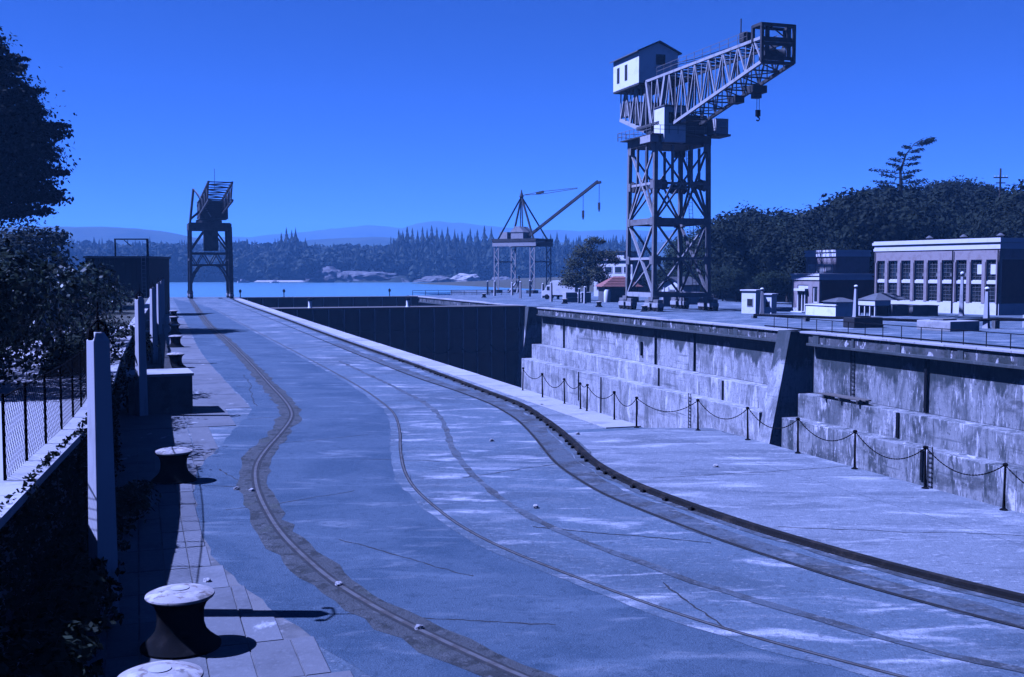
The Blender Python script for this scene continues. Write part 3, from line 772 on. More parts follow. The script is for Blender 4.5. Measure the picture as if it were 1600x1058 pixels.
MB().box((0, 0, 0), (.9, .9, 1.0)).build('lamp_box', M['crane_dark'], jib, loc=J(21, 1.5, 29.9))
# trolley and hook
tr = MB(); tr.box(J(18.6, -1.4, 24.9), (1.5, 1.8, .8), JA).box(J(18.6, -1.4, 24.3), (.8, .9, .7), JA)
tr.build('trolley', M['crane_dark'], BC, bevel=.05)
MB().box(J(14.4, -1.3, 24.4), (1.6, 1.2, .8), JA).build('winch_box', M['crane_dark'], BC)
MB().tube([J(18.4, -1.6, 24), J(18.4, -1.6, 22.6)], .035, 6).tube([J(18.9, -1.6, 24), J(18.9, -1.6, 22.6)], .035, 6).build('hoist_rope', M['black'], BC)
hk = J(18.65, -1.6, 0)
hb = MB().box((hk.x, hk.y, 22.35), (.45, .35, .7)).lathe([(.05, 21.9), (.2, 22.0), (.24, 22.2), (.1, 22.35)], 10, (hk.x, hk.y, 0))
P = [(hk.x + .2 * math.sin(a), hk.y, 21.72 + .2 * math.cos(a)) for a in np.linspace(-.2, 4.2, 12)]
hb.tube(P, .08, 6); hb.build('hook', M['black'], BC)
# machinery house on the tail
hx = lambda s, t, z: J(s, t, z)
def jbox(m, s0, s1, t0, t1, z0, z1):
    return m.add([J(s, t, z) for z in (z0, z1) for s, t in ((s0, t0), (s1, t0), (s1, t1), (s0, t1))], [(3, 2, 1, 0), (4, 5, 6, 7), (0, 1, 5, 4), (1, 2, 6, 5), (2, 3, 7, 6), (3, 0, 4, 7)])
mh = MB(); S0, S1, TW = -11.2, -3.1, 2.75
prof = [(-TW, 29.0), (TW, 29.0), (TW, 33.0), (0, 34.2), (-TW, 33.0)]
mh.add([J(S0, t, z) for t, z in prof] + [J(S1, t, z) for t, z in prof], [(0, 1, 2, 3, 4), (9, 8, 7, 6, 5)] + [(i, i + 5, (i + 1) % 5 + 5, (i + 1) % 5) for i in range(5)])
mho = mh.build('machinery_house', M['housewall'], BC)
rf = MB()
for sg in (-1, 1):
    rf.add([J(s, sg * t, z) for s in (S0 - .35, S1 + .4) for t, z in ((0, 34.24), (TW + .4, 32.84), (TW + .4, 32.98), (0, 34.4))], [(0, 1, 2, 3), (7, 6, 5, 4), (0, 4, 5, 1), (1, 5, 6, 2), (2, 6, 7, 3), (3, 7, 4, 0)])
rf.build('roof', M['roof_grey'], mho)
jbox(MB(), S1 - .02, S1 + .04, -.95, .35, 31.4, 32.7).build('window', M['dark'], mho)
jbox(MB(), S1 - .02, S1 + .08, -1.3, 2.0, 29.0, 29.3).build('sill', M['crane_dark'], mho)
for s in (-9.9, -7.4):
    jbox(MB(), s, s + .75, TW - .02, TW + .05, 29.9, 31.9).build('window', M['dark'], mho)
jbox(MB(), S0, S1, -TW, TW, 28.75, 28.99).build('floor_frame', M['crane_dark'], mho)
jbox(MB(), -10.9, -8.2, -1.6, 1.6, 25.6, 27.4).build('counterweight', M['crane_light'], BC)
jbox(MB(), -7.6, -3.4, -1.5, 1.5, 24.2, 26.6).build('winch_deck', M['crane_dark'], BC)
jbox(MB(), -8.5, 3.5, -1.5, 1.5, 28.4, 28.6).build('deck', M['crane_dark'], BC)
# slewing deck with the cabins
jbox(MB(), -3.2, 3.4, -3.0, 3.0, 22.9, 23.3).build('slewing_deck', M['crane_dark'], BC)
for a in ((-2.6, -1.0), (1.0, 2.6)):
    jbox(MB(), a[0], a[1], -1.4, 1.4, 23.3, 25.2).build('winch_house', M['crane_dark'], BC)
cab = jbox(MB(), 2.0, 4.8, .1, 3.0, 20.6, 24.9).build('control_house', M['housewall'], BC)
jbox(MB(), 4.79, 4.85, .8, 2.4, 22.9, 24.2).build('window', M['dark'], cab)
jbox(MB(), 1.9, 5.0, 0, 3.1, 24.9, 25.05).build('roof', M['roof_grey'], cab)
jbox(MB(), 2.2, 4.6, -2.9, .1, 21.7, 24.0).build('engine_house', M['crane_dark'], BC, bevel=.04)
dc = jbox(MB(), 3.2, 5.6, -5.3, -3.6, 21.7, 23.6).build('driver_cab', M['crane_light'], BC)
jbox(MB(), 3.4, 5.4, -5.34, -5.28, 22.5, 23.3).build('window', M['glass'], dc)
jbox(MB(), 5.59, 5.65, -5.1, -3.8, 22.5, 23.3).build('window', M['glass'], dc)
jbox(MB(), 3.0, 5.9, -5.5, -3.4, 21.45, 21.7).build('floor_frame', M['crane_dark'], dc)
# hanging ladder inside the tower
ld = MB()
for x in (-.25, .25): ld.bar((2.2 + x, -3.2, 2), (1.0 + x, -3.2, 20.4), .05)
for k in range(40):
    z = 2.2 + k * .45; ld.bar((1.95 - 1.2 * (z - 2) / 18.4, -3.2, z), (2.45 - 1.2 * (z - 2) / 18.4, -3.2, z), .04)
ld.build('ladder', M['crane_dark'], BC)

# ---- the cantilever crane at the end of the near quay, seen along its jib
LC = thing('cantilever_crane', 'dark portal crane standing over the rails at the quay end', 'crane', W(205.5, 12.7, 0), ROT)
hw = 3.5
for sx in (-1, 1):
    for sy in (-1, 1):
        MB().bar((sx * hw, sy * 3.4, 1.2), (sx * (hw - .1), sy * 3.2, 12.8), .75 if sx > 0 else .5, .6, up=(0, 1, 0)).build('portal_leg', M['crane_dark'], LC)
        bogie(LC, sx * hw, sy * 3.4, size=.8, mat='crane_dark')
for sy in (-3.3, 3.3):
    MB().bar((-hw, sy, 12.9), (hw, sy, 12.9), .5, 1.3).build('portal_beam', M['crane_dark'], LC)
    for z in (6.0, 8.1): MB().bar((-hw, sy, z), (hw, sy, z), .3, .35).build('tie_beam', M['crane_dark'], LC)
    for k in range(6):
        x0 = -hw + 7.0 * k / 6; x1 = x0 + 7 / 6
        MB().bar((x0, sy, 6.0 if k % 2 else 8.1), (x1, sy, 8.1 if k % 2 else 6.0), .16).build('web_bar', M['crane_dark'], LC)
    for sx in (-1, 1):
        P = [(sx * (hw - .1), sy, 2.6), (sx * (hw - .7), sy, 4.4), (sx * (hw - 1.6), sy, 5.7), (sx * (hw - 2.2), sy, 6.0)]
        for p, q in zip(P, P[1:]): MB().bar(p, q, .3).build('knee_brace', M['crane_dark'], LC)
        MB().bar((sx * hw, sy, 8.4), (sx * .9, sy, 12.2), .28).build('brace', M['crane_dark'], LC)
for sx in (-1, 1):
    MB().bar((sx * hw, -3.3, 12.9), (sx * hw, 3.3, 12.9), .45, 1.1).build('portal_beam', M['crane_dark'], LC)
    MB().bar((sx * hw, -3.3, 7), (sx * hw, 3.3, 7), .3, .4).build('tie_beam', M['crane_dark'], LC)
MB().span(-1.0, 1.5, -1.4, 1.4, 8.6, 13.4).build('pivot_house', M['crane_dark'], LC, bevel=.05)
MB().lathe([(2.3, 13.5), (2.3, 14.1), (1.9, 14.3)], 20).build('turntable', M['crane_dark'], LC, True)
mh2 = MB().span(-1.7, 3.2, -2.6, 3.4, 14.3, 17.4).build('machinery_house', M['crane_dark'], LC, bevel=.05)
MB().span(-1.9, 3.4, -2.9, 3.7, 17.4, 17.55).build('roof', M['roof_grey'], mh2)
LA = math.atan2(-.985, .02)
def K(s, t, z): return Vector((s * math.cos(LA) + t * math.sin(LA) , s * math.sin(LA) - t * math.cos(LA), z))
jb2 = bpy.data.objects.new('jib', None); col.objects.link(jb2); jb2.parent = LC; jb2.location = (.3, 0, 0)
kz = lambda s: 15.4 + .33 * s
for t_ in (1.9, -1.9):
    MB().bar(K(-5, t_, 17.0), K(20, t_, 19.5), .3, .32).build('top_chord', M['crane_dark'], jb2)
    MB().bar(K(-5, t_, 14.7), K(20, t_, 16.6), .3, .32).build('bottom_chord', M['crane_dark'], jb2)
    for k in range(10):
        s = -5 + 2.5 * k
        zA = 17 + .10 * (s + 5); zB = 14.7 + .076 * (s + 5)
        zA2 = 17 + .10 * (s + 7.5); zB2 = 14.7 + .076 * (s + 7.5)
        MB().bar(K(s, t_, zB if k % 2 else zA), K(s + 2.5, t_, zA2 if k % 2 else zB2), .16).build('web_bar', M['crane_dark'], jb2)
        MB().bar(K(s, t_, zB), K(s, t_, zA), .13).build('web_bar', M['crane_dark'], jb2)
for k in range(11):
    s = -5 + 2.5 * k; zA = 17 + .10 * (s + 5); zB = 14.7 + .076 * (s + 5)
    MB().bar(K(s, 1.9, zA), K(s, -1.9, zA), .16).build('lacing', M['crane_dark'], jb2)
    MB().bar(K(s, 1.9, zB), K(s, -1.9, zB), .16).build('lacing', M['crane_dark'], jb2)
    if k < 10:
        f = 1 if k % 2 else -1
        MB().bar(K(s, 1.9 * f, zA), K(s + 2.5, -1.9 * f, zA + .25), .12).build('lacing', M['crane_dark'], jb2)
MB().bar((-3.3, 0, 13.6), (-2.7, -2, 19.6), .34).build('mast', M['crane_dark'], LC)
MB().bar((-2.7, -2, 19.6), (.2, -3.0, 14.6), .16).build('stay', M['crane'], LC)
MB().bar((-2.7, -2, 19.6), (-1.2, -6.0, 17.2), .12).build('stay', M['crane'], LC)
MB().bar((-3.3, 0, 14.2), (-1.0, -2.2, 16.2), .3).build('brace', M['crane_dark'], LC)
MB().bar((.3, -12, 18.8), (.3, -12, 22.4), .07).build('warning_mast', M['crane_dark'], LC)

# ---- the derrick on its gantry by the water
DK = thing('derrick_crane', 'derrick with A-frame and long raised boom on a white gantry', 'crane', (2.4, 246, 0), R(-32))
gw, gd = 5.2, 3.6
for sx in (-1, 1):
    for sy in (-1, 1):
        x, y = sx * (gw - .5), sy * gd
        for dx in (-.55, .55): MB().bar((x + dx, y, .4), (x + dx, y, 10.6), .2).build('leg', M['crane_light'], DK)
        for k in range(6):
            z = .6 + k * 1.6; f = 1 if k % 2 else -1
            MB().bar((x - .55 * f, y, z), (x + .55 * f, y, z + 1.6), .16).build('leg_lacing', M['crane_light'], DK)
        MB().box((x, y, .35), (1.8, 2.2, .7)).build('foot', M['crane_dark'], DK)
    MB().bar((sx * gw, -gd, 7.0), (sx * gw, gd, 7.0), .3).build('tie_beam', M['crane_light'], DK)
for sy in (-gd, gd):
    MB().bar((-gw - .5, sy, 10.9), (gw + .5, sy, 10.9), .45, .95).build('gantry_beam', M['crane_light'], DK)
MB().span(-gw - .5, gw + .5, -gd - .3, gd + .3, 11.4, 12.1).build('deck', M['crane_dark'], DK)
AP = Vector((-.3, 0, 21.6))
for q in ((-4.6, -3, 12.1), (-4.6, 3, 12.1), (4.6, -3, 12.1), (4.6, 3, 12.1)): MB().bar(AP, q, .34).build('a_frame_leg', M['crane_dark'], DK)
for dx in (-.35, .35): MB().bar((-.3 + dx * .4, 0, 21), (-.3 + dx, 0, 12.1), .2).build('mast', M['crane_light'], DK)
MB().lathe([(.3, 21.2), (.5, 21.6), (.3, 22.2), (.05, 23.2)], 10, (-.3, 0, 0)).build('masthead', M['crane_dark'], DK)
MB().bar((1.4, 0, 12.6), (19.0, 0, 24.2), .62, .55).build('boom', M['crane_dark'], DK)
MB().bar((18.4, 0, 23.8), (19.7, 0, 24.0), .5).build('boom_head', M['crane_dark'], DK)
for dz in (-.2, .35): MB().tube([(-.1, 0, 21.9), (5, 0, 22.2 + dz), (14, 0, 22.9 + dz * .3)], .07, 5).build('topping_lift', M['crane_dark'], DK)
MB().bar((3.6, 0, 22.2), (5.4, 0, 22.5), .5, .5).build('block', M['crane_dark'], DK)
for x, z0, z1 in ((15.4, 21.6, 16.4), (19.3, 23.8, 18.0)):
    MB().tube([(x, 0, z0), (x, 0, z1)], .06, 5).build('fall_rope', M['black'], DK)
    MB().box((x, 0, z1 + .9), (.4, .4, 1.5)).box((x, 0, z1), (.25, .2, .6)).build('hook_block', M['crane_dark'], DK)
wn_ = MB().span(-2.0, 1.2, -1.8, 1.8, 12.1, 13.6).build('winch_house', M['crane_light'], DK)
MB().prism([(-2.2, 13.6), (1.4, 13.6), (.2, 14.9), (-.9, 14.9)], -1.9, 1.9).build('roof', M['crane_light'], wn_)
MB().span(-5.2, -3.2, -1.5, 1.5, 12.1, 13.7).build('ballast_box', M['crane_light'], DK)
for k in range(7):
    rr = random.Random(k); x = -3.5 + k
    MB().bar((x, rr.uniform(-3, 3), 0), (x + rr.uniform(-.4, .4), rr.uniform(-3, 3), rr.uniform(2, 5)), .3).build('stores_post', M['crane_light'], DK) if k % 2 else None

# wire ropes over the jib and rust-stained gusset plates on the big crane
wr = MB()
for t_ in (-.5, .5): wr.tube([J(-3, t_, 31), J(8, t_, 30.1), J(24, t_, 29.6)], .04, 5)
wr.build('wire_rope', M['black'], BC)
for sx, sy in ((-1, -1), (1, -1), (-1, 1), (1, 1)):
    for z in (6.3, 11.1, 15.6, 20.2):
        x, y, _ = pt(sx, sy, z)
        MB().box((x - sx * .35, y + sy * .27, z), (.9, .04, 1.0)).box((x + sx * .27, y - sy * .35, z), (.04, .9, 1.0)).build('gusset', M['crane'], BC)

# ------------------------------------------------------------------ foliage
def leaf_quads(C, size, rg, flat=0.0, aspect=.62, face=None):
    """one pointed leaf per centre; face gives the way each leaf looks"""
    n = len(C)
    if face is not None:
        f = face + rg.normal(size=(n, 3)) * .55; f /= np.linalg.norm(f, axis=1)[:, None] + 1e-9
        a = rg.normal(size=(n, 3)); a -= (a * f).sum(1)[:, None] * f; a /= np.linalg.norm(a, axis=1)[:, None] + 1e-9
        b = np.cross(f, a)
        s = size * rg.uniform(.6, 1.3, (n, 1))
        V = np.stack([C - a * s * .5, C + b * s * aspect * .5 - a * s * .05, C + a * s * .5, C - b * s * aspect * .5 - a * s * .05], 1).reshape(-1, 3)
        return V, np.arange(4 * n).reshape(n, 4)
    a = rg.normal(size=(n, 3)); a[:, 2] *= (1 - flat); a /= np.linalg.norm(a, axis=1)[:, None] + 1e-9
    b = rg.normal(size=(n, 3)); b -= (b * a).sum(1)[:, None] * a; b /= np.linalg.norm(b, axis=1)[:, None] + 1e-9
    s = size * rg.uniform(.6, 1.3, (n, 1))
    V = np.stack([C - a * s * .5, C + b * s * aspect * .5 - a * s * .05, C + a * s * .5, C - b * s * aspect * .5 - a * s * .05], 1).reshape(-1, 3)
    F = np.arange(4 * n).reshape(n, 4)
    return V, F

def crown_points(lobes, n, rg, clump=14, spread=.16, hollow=.55):
    w = np.array([l[1][0] * l[1][1] + l[1][0] * l[1][2] for l in lobes]); w = w / w.sum()
    out = []; nrm = []
    for (c, r), ww in zip(lobes, w):
        k = max(3, int(n * ww / clump)); r = np.array(r)
        d = rg.normal(size=(k, 3)); d /= np.linalg.norm(d, axis=1)[:, None]
        rad = hollow + (1 - hollow) * rg.random((k, 1)) ** .6
        rad *= rg.uniform(.82, 1.12, (k, 1))
        cc = np.array(c) + d * rad * r
        p = np.repeat(cc, clump, 0) + rg.normal(size=(k * clump, 3)) * r * spread
        out.append(p); q = (p - np.array(c)) / r ** 2 + np.array([0, 0, .25]) / r; nrm.append(q / (np.linalg.norm(q, axis=1)[:, None] + 1e-9))
    return np.concatenate(out), np.concatenate(nrm)

def crown_mesh(name, lobes, n, size, mat, seed, **kw):
    rg = np.random.default_rng(seed)
    P_, N_ = crown_points(lobes, n, rg, **kw)
    V, F = leaf_quads(P_, size, rg, face=N_)
    return raw_mesh(name, V, F, mat)

def limb_mb(base, lobes, r0, rg, trunk_top=None):
    m = MB(); base = Vector(base)
    top = Vector(trunk_top) if trunk_top else Vector(lobes[0][0])
    mid = base.lerp(top, .5) + Vector((rg.uniform(-.3, .3), rg.uniform(-.3, .3), 0))
    m.tube([base - Vector((0, 0, .2)), base + Vector((0, 0, .4)), mid, top], [r0 * 1.25, r0, r0 * .75, r0 * .35], 8)
    for c, r in lobes:
        c = Vector(c); s = base.lerp(top, rg.uniform(.45, .8))
        m.tube([s, s.lerp(c, .5), s.lerp(c, .92)], [r0 * .45, r0 * .28, r0 * .08], 6)
    return m

def rand_lobes(rg, h, w, n=7):
    L = [((0, 0, h * .62), (w * .42, w * .42, h * .3))]
    for k in range(n):
        a = 2 * math.pi * k / n + rg.uniform(-.4, .4); q = rg.uniform(.2, .36) * w; z = h * rg.uniform(.36, .86)
        f = rg.uniform(.18, .3)
        L.append(((q * math.cos(a), q * math.sin(a), z), (w * f, w * f, h * f * .72)))
    return L

# ------------------------------------------------------------------ far shore, hills
def px_h(y, Y): return 5 + (423 - y) / 1700 * Y
def ridge(name, Y, prof, depth, mat, rough):
    """a ridge running across the view: profile of (x, height)"""
    xs = np.linspace(prof[0][0], prof[-1][0], 260); hs = np.interp(xs, [p[0] for p in prof], [p[1] for p in prof])
    hs = hs * (Y + .8 * depth) / Y
    rows = 14; V = []; F = []
    for j in range(rows):
        t = j / (rows - 1); prf = math.sin(min(1, t * 1.25) * math.pi / 2) if t <= .8 else 1 - (t - .8) * 2.2
        for x, h in zip(xs, hs):
            nz = mnoise.noise(Vector((x / 90, j * .5, Y))) * rough + mnoise.noise(Vector((x / 22, j * .9, Y + 7))) * rough * .45
            V.append((x, Y + depth * t, -6 + (h + 6) * prf + nz * prf))
    n = len(xs)
    for j in range(rows - 1):
        for i in range(n - 1): F.append((j * n + i, j * n + i + 1, (j + 1) * n + i + 1, (j + 1) * n + i))
    me = raw_mesh(name, V, F, mat)
    me.polygons.foreach_set('use_smooth', [True] * len(me.polygons))
    return tag(link(name, me, None), kind='structure')
X_ = lambda px, Y: (px - 800) / 1700 * Y
Yh = 3300
ridge('hills', Yh, [(-3200, 100), (X_(-300, Yh), 120), (X_(150, Yh), px_h(372, Yh)), (X_(330, Yh), px_h(372, Yh)), (X_(440, Yh), px_h(362, Yh)), (X_(500, Yh), px_h(357, Yh)), (X_(545, Yh), px_h(353, Yh)), (X_(600, Yh), px_h(358, Yh)), (X_(632, Yh), px_h(349, Yh)), (X_(660, Yh), px_h(346, Yh)), (X_(710, Yh), px_h(350, Yh)), (X_(780, Yh), px_h(356, Yh)), (X_(850, Yh), px_h(361, Yh)), (X_(980, Yh), px_h(362, Yh)), (X_(1200, Yh), px_h(360, Yh)), (3200, 120)], 700, M['hill'], 8)
Yh = 1900
ridge('hills', Yh, [(-2400, 80), (X_(-100, Yh), 80), (X_(60, Yh), px_h(355, Yh)), (X_(130, Yh), px_h(356, Yh)), (X_(200, Yh), px_h(366, Yh)), (X_(290, Yh), px_h(379, Yh)), (X_(380, Yh), px_h(385, Yh)), (X_(480, Yh), px_h(374, Yh)), (X_(560, Yh), px_h(371, Yh)), (X_(700, Yh), px_h(378, Yh)), (X_(900, Yh), px_h(380, Yh)), (1900, 60)], 320, M['hill'], 4)
# the wooded far shore
xs = np.linspace(-900, 900, 240); rows = 16; V = []; F = []
def shore_y(x): return 850 + 26 * mnoise.noise(Vector((x / 120, 0, 3))) + 8 * mnoise.noise(Vector((x / 25, 0, 9))) - (24 if -160 < x < -85 else 0)
def shore_z(x, t): return -5.2 + 6.0 * min(1, t / 14) + 10 * min(1, max(0, t - 14) / 150) + 8 * max(0, t - 120) / 300 + .8 * mnoise.noise(Vector((x / 14, t / 14, 1)))
T = [0, 4, 8, 14, 22, 35, 50, 70, 95, 120, 150, 190, 240, 300, 380, 480]
for t in T:
    for x in xs: V.append((x, shore_y(x) + t, shore_z(x, t)))
n = len(xs)
for j in range(rows - 1):
    for i in range(n - 1): F.append((j * n + i, j * n + i + 1, (j + 1) * n + i + 1, (j + 1) * n + i))
tag(link('far_shore', raw_mesh('far_shore', V, F, M['shore']), None), kind='structure')

def conifer_arr(rg, h, w):
    V = []; F = []
    lv = 11
    for k in range(lv):
        z = h * (.10 + .86 * k / lv); r = w * .5 * (1 - k / lv) ** .85 * rg.uniform(.7, 1.15)
        nb = 7
        for b in range(nb):
            a = 2 * math.pi * b / nb + rg.uniform(0, 6.28); a2 = a + .55
            rr = r * rg.uniform(.65, 1.2)
            i = len(V)
            V += [(0, 0, z + h * .11), (rr * math.cos(a - .45), rr * math.sin(a - .45), z - h * .02), (rr * 1.15 * math.cos(a), rr * 1.15 * math.sin(a), z - h * .045), (rr * math.cos(a + .45), rr * math.sin(a + .45), z - h * .01)]
            F.append((i, i + 1, i + 2, i + 3))
    return np.array(V), np.array(F)
def broad_arr(rg, h, w):
    L = rand_lobes(rg, h, w, 5)
    P_, N_ = crown_points(L, 170, rg, clump=3, spread=.2)
    return leaf_quads(P_, h * .19, rg, aspect=.9, face=N_)
rgf = np.random.default_rng(5)
con = [conifer_arr(rgf, 1, .46) for _ in range(8)]; bro = [broad_arr(rgf, 1, 1.0) for _ in range(8)]
VV, FF = [], []; off = 0
def top_y(px):                            # how high the tree line stands along the shore
    return np.interp(px, [-400, 240, 300, 370, 430, 446, 470, 490, 560, 600, 622, 640, 690, 730, 770, 850, 880, 950, 1400], [362, 366, 370, 362, 366, 355, 358, 373, 379, 375, 358, 354, 354, 357, 353, 360, 364, 358, 358])
def plant(kind, x, y, z, h, w):
    global off
    V_, F_ = (con if kind == 'c' else bro)[rgf.integers(8)]
    a = rgf.uniform(0, 6.28); c, s = math.cos(a), math.sin(a)
    P = np.stack([(V_[:, 0] * c - V_[:, 1] * s) * w, (V_[:, 0] * s + V_[:, 1] * c) * w, V_[:, 2] * h], 1) + np.array([x, y, z - .5])
    VV.append(P); FF.append(F_ + off); off += len(P)
k = 0
while k < 4200:
    x = rgf.uniform(-760, 520); t = 3 + 240 * rgf.random() ** 1.45
    y = shore_y(x) + t; px = 800 + 1700 * x / y
    if 490 < px < 640 and t < 26: 
        k += 1; continue
    if px > 1010: 
        k += 1; continue
    z = shore_z(x, t); lim = px_h(top_y(px), y) - z
    conif = rgf.random() < (.78 if 605 < px < 1000 else .2)
    h = min(rgf.uniform(13, 21) if not conif else rgf.uniform(18, 30), lim * rgf.uniform(.72, .98))
    if 480 < px < 610 and t > 60 and rgf.random() < .45: k += 1; continue
    plant('c' if conif else 'b', x, y, z, h, h * (.75 if conif else rgf.uniform(.8, 1.1)))
    k += 1
fo = tag(link('far_forest', raw_mesh('far_forest', np.concatenate(VV), np.concatenate(FF), M['forest']), None), 'hazy mixed forest covering the far shore', 'forest', kind='stuff')
# tall spires that stand clear of it
tall = None; V_, F_ = conifer_arr(np.random.default_rng(3), 1, .40)
cm = raw_mesh('foliage', V_, F_, M['forest'])
for i, px in enumerate([441, 449, 457, 463, 624, 630, 637, 645, 653, 661, 668, 675, 683, 691, 700, 711, 722, 735, 746, 757, 768, 860, 870, 884]):
    Y = 880 + 35 * ((i * 7) % 5) / 2; x = X_(px, Y)
    z = shore_z(x, Y - shore_y(x)); h = (px_h(top_y(px) + 3 - (i * 5) % 8, Y) - z)
    t = thing('conifer_tree', 'tall dark conifer rising above the far shore, ' + ('left hand clump' if px < 500 else 'in the long rank left of the derrick' if px < 700 else 'behind the derrick' if px < 800 else 'right of the derrick'), 'tree', (x, Y, z - .4), i * 1.3, 'tall conifers on the far shore')
    f = link('crown', cm, None, t); f.scale = (h * .95, h * .95, h)
    if tall is None: tall = MB().tube([(0, 0, -.5), (0, 0, .9)], [.03, .008], 6).build('trunk', M['bark'], t); tall.scale = (h * .5, h * .5, h)
    else:
        tk = tall.copy(); col.objects.link(tk); tk.parent = t; tk.scale = (h * .5, h * .5, h)

def rock(name, label, loc, size, seed, mat='rock', rz=0):
    bm = bmesh.new(); bmesh.ops.create_icosphere(bm, subdivisions=4, radius=1)
    for v in bm.verts:
        p = v.co.normalized()
        d = 1 + .30 * mnoise.noise(p * 1.6 + Vector((seed, 0, 0))) + .16 * mnoise.noise(p * 4.3 + Vector((0, seed, 0))) + .08 * mnoise.noise(p * 10 + Vector((0, 0, seed)))
        v.co = Vector((p.x * d * size[0], p.y * d * size[1], max(-.35, p.z) * d * size[2]))
    me = bpy.data.meshes.new(name); bm.to_mesh(me); bm.free()
    o = link(name, me, M[mat], None, loc, rz)
    return tag(o, label, 'rock')
rock('rock_outcrop', 'big pale rounded rock dome on the far shore', (-141, 838, -4), (19, 14, 10.5), 1)
rock('rock_outcrop', 'long ridged rock slope right of the big rock dome', (-112, 846, -4), (28, 14, 9), 2)
rock('rock_outcrop', 'low broken rocks on the far shore in the middle', (-58, 842, -4), (17, 9, 4.5), 4)
rock('rock_outcrop', 'bright craggy rocks on the shore left of the derrick', (-36, 840, -4), (13, 9, 6.5), 6, 'sand')
rock('rock_outcrop', 'small pale shore rocks behind the derrick', (-8, 842, -4), (11, 8, 4), 8)
m = MB(); m.add([(-196, 826, -3.6), (-158, 823, -3.6), (-152, 833, -2.4), (-196, 838, -2.4)], [(0, 1, 2, 3)]); tag(m.build('beach', M['sand']), kind='structure')
def boat(label, loc, rz, L):
    t = thing('motor_boat', label, 'boat', loc, rz, 'small boats off the far shore')
    m = MB(); P = []
    for s, wv, z0 in ((-.5, .8, .0), (-.2, 1, -.05), (.2, .9, .0), (.5, .05, .15)):
        w = wv * L * .15; P += [(s * L, -w, .14 * L + z0), (s * L, -w * .6, -.03 * L), (s * L, w * .6, -.03 * L), (s * L, w, .14 * L + z0)]
    m.add(P, [(4 * i + j, 4 * i + j + 1, 4 * i + j + 5, 4 * i + j + 4) for i in range(3) for j in range(3)] + [(0, 1, 2, 3), (15, 14, 13, 12)] + [(4 * i, 4 * i + 4, 4 * i + 7, 4 * i + 3) for i in range(3)])
    m.build('hull', M['white'], t)
    c = MB().box((-.08 * L, 0, .22 * L), (.3 * L, .2 * L, .16 * L)).build('cabin', M['white'], t); MB().box((.075 * L, 0, .24 * L), (.02 * L, .17 * L, .07 * L)).build('window', M['dark'], c)
    return t
boat('small white motor boat off the far shore near the quay end crane', (-200, 812, -4), .4, 9)
boat('small white motor boat off the far shore close to the pale beach', (-176, 806, -4), 2.9, 7)

# ------------------------------------------------------------------ left side: terrace, retaining wall, fence, plants
WALL = [(-1.6, -6), (-6.75, 14.57), (-9.1, 23.41), (-13.75, 37.6), (-20.7, 59.5), (-33.2, 99.5), (-41, 124)]
wl = smooth_line(WALL, 1.0)
tp = MB(); V = []
for i, p in enumerate(wl):
    s = side(wl, i); a = p - s * .1
    V += [(a.x, a.y, 1.96), (-320, p.y + 40, 1.96)]
tp.add(V, [(2 * i, 2 * i + 1, 2 * i + 3, 2 * i + 2) for i in range(len(wl) - 1)])
tag(tp.build('terrace', M['earth']), kind='structure')
pl = [p for p in wl if p.y < 60]
tag(sweep(pl, [(-4.6, 1.975), (-.2, 1.975)]).build('terrace_path', M['path']), kind='structure')
rw = thing('retaining_wall', 'low ivy covered retaining wall along the left of the quay', 'wall')
sweep(wl, [(-.35, -.05), (-.35, 1.98), (0, 1.98), (.06, -.05)], closed=True).build('wall_body', M['block'], rw)
cm_ = None
acc = 1.0
for i in range(len(wl) - 1):
    p, q = wl[i], wl[i + 1]; d = q - p
    o = MB().box((0, 0, 0), (.5, d.length - .015, .12)).build('coping_stone', M['coping'], rw)
    o.location = (p.x + d.x / 2, p.y + d.y / 2, 2.045); o.rotation_euler.z = math.atan2(d.y, d.x) - math.pi / 2

# chain-link fence on the wall
fe = thing('wire_fence', 'dark chain link fence standing on the retaining wall coping', 'fence')
def wall_at(y):
    for a, b in zip(wl, wl[1:]):
        if a.y <= y <= b.y: return a.lerp(b, (y - a.y) / (b.y - a.y))
    return wl[-1]
ys = [14.9, 16.45, 18.1, 19.75, 21.4, 23.0, 24.6, 26.2, 27.8]
post0 = None
for i, y in enumerate(ys):
    p = wall_at(y)
    if post0 is None: post0 = MB().tube([(0, 0, 0), (0, 0, 1.25)], .022, 8).build('fence_post', M['black'], fe); o = post0
    else: o = post0.copy(); col.objects.link(o)
    o.location = (p.x - .18, p.y, 2.06)
    if i == len(ys) - 1: break
    q = wall_at(ys[i + 1]); A_ = Vector((p.x - .18, p.y, 2.1)); B_ = Vector((q.x - .18, q.y, 2.1)); d = B_ - A_; L = d.length; d.normalize()
    m = MB(); hh = 1.15; c = .15
    kx = int(L / c); 
    n = int((L + hh) / c)
    for s in range(1, n):
        # rising wires
        x0, z0 = (s * c - hh, hh) if s * c > hh else (0, s * c); x1, z1 = (s * c, 0) if s * c < L else (L, s * c - L)
        m.bar(A_ + d * x0 + Vector((0, 0, z0)), A_ + d * x1 + Vector((0, 0, z1)), .0048)
        m.bar(A_ + d * (L - x0) + Vector((0, 0, z0)), A_ + d * (L - x1) + Vector((0, 0, z1)), .0048)
    m.build('wire_mesh', M['black'], fe)
    MB().tube([A_ + Vector((0, 0, 1.16)), B_ + Vector((0, 0, 1.16))], .012, 6).build('top_rail', M['black'], fe)

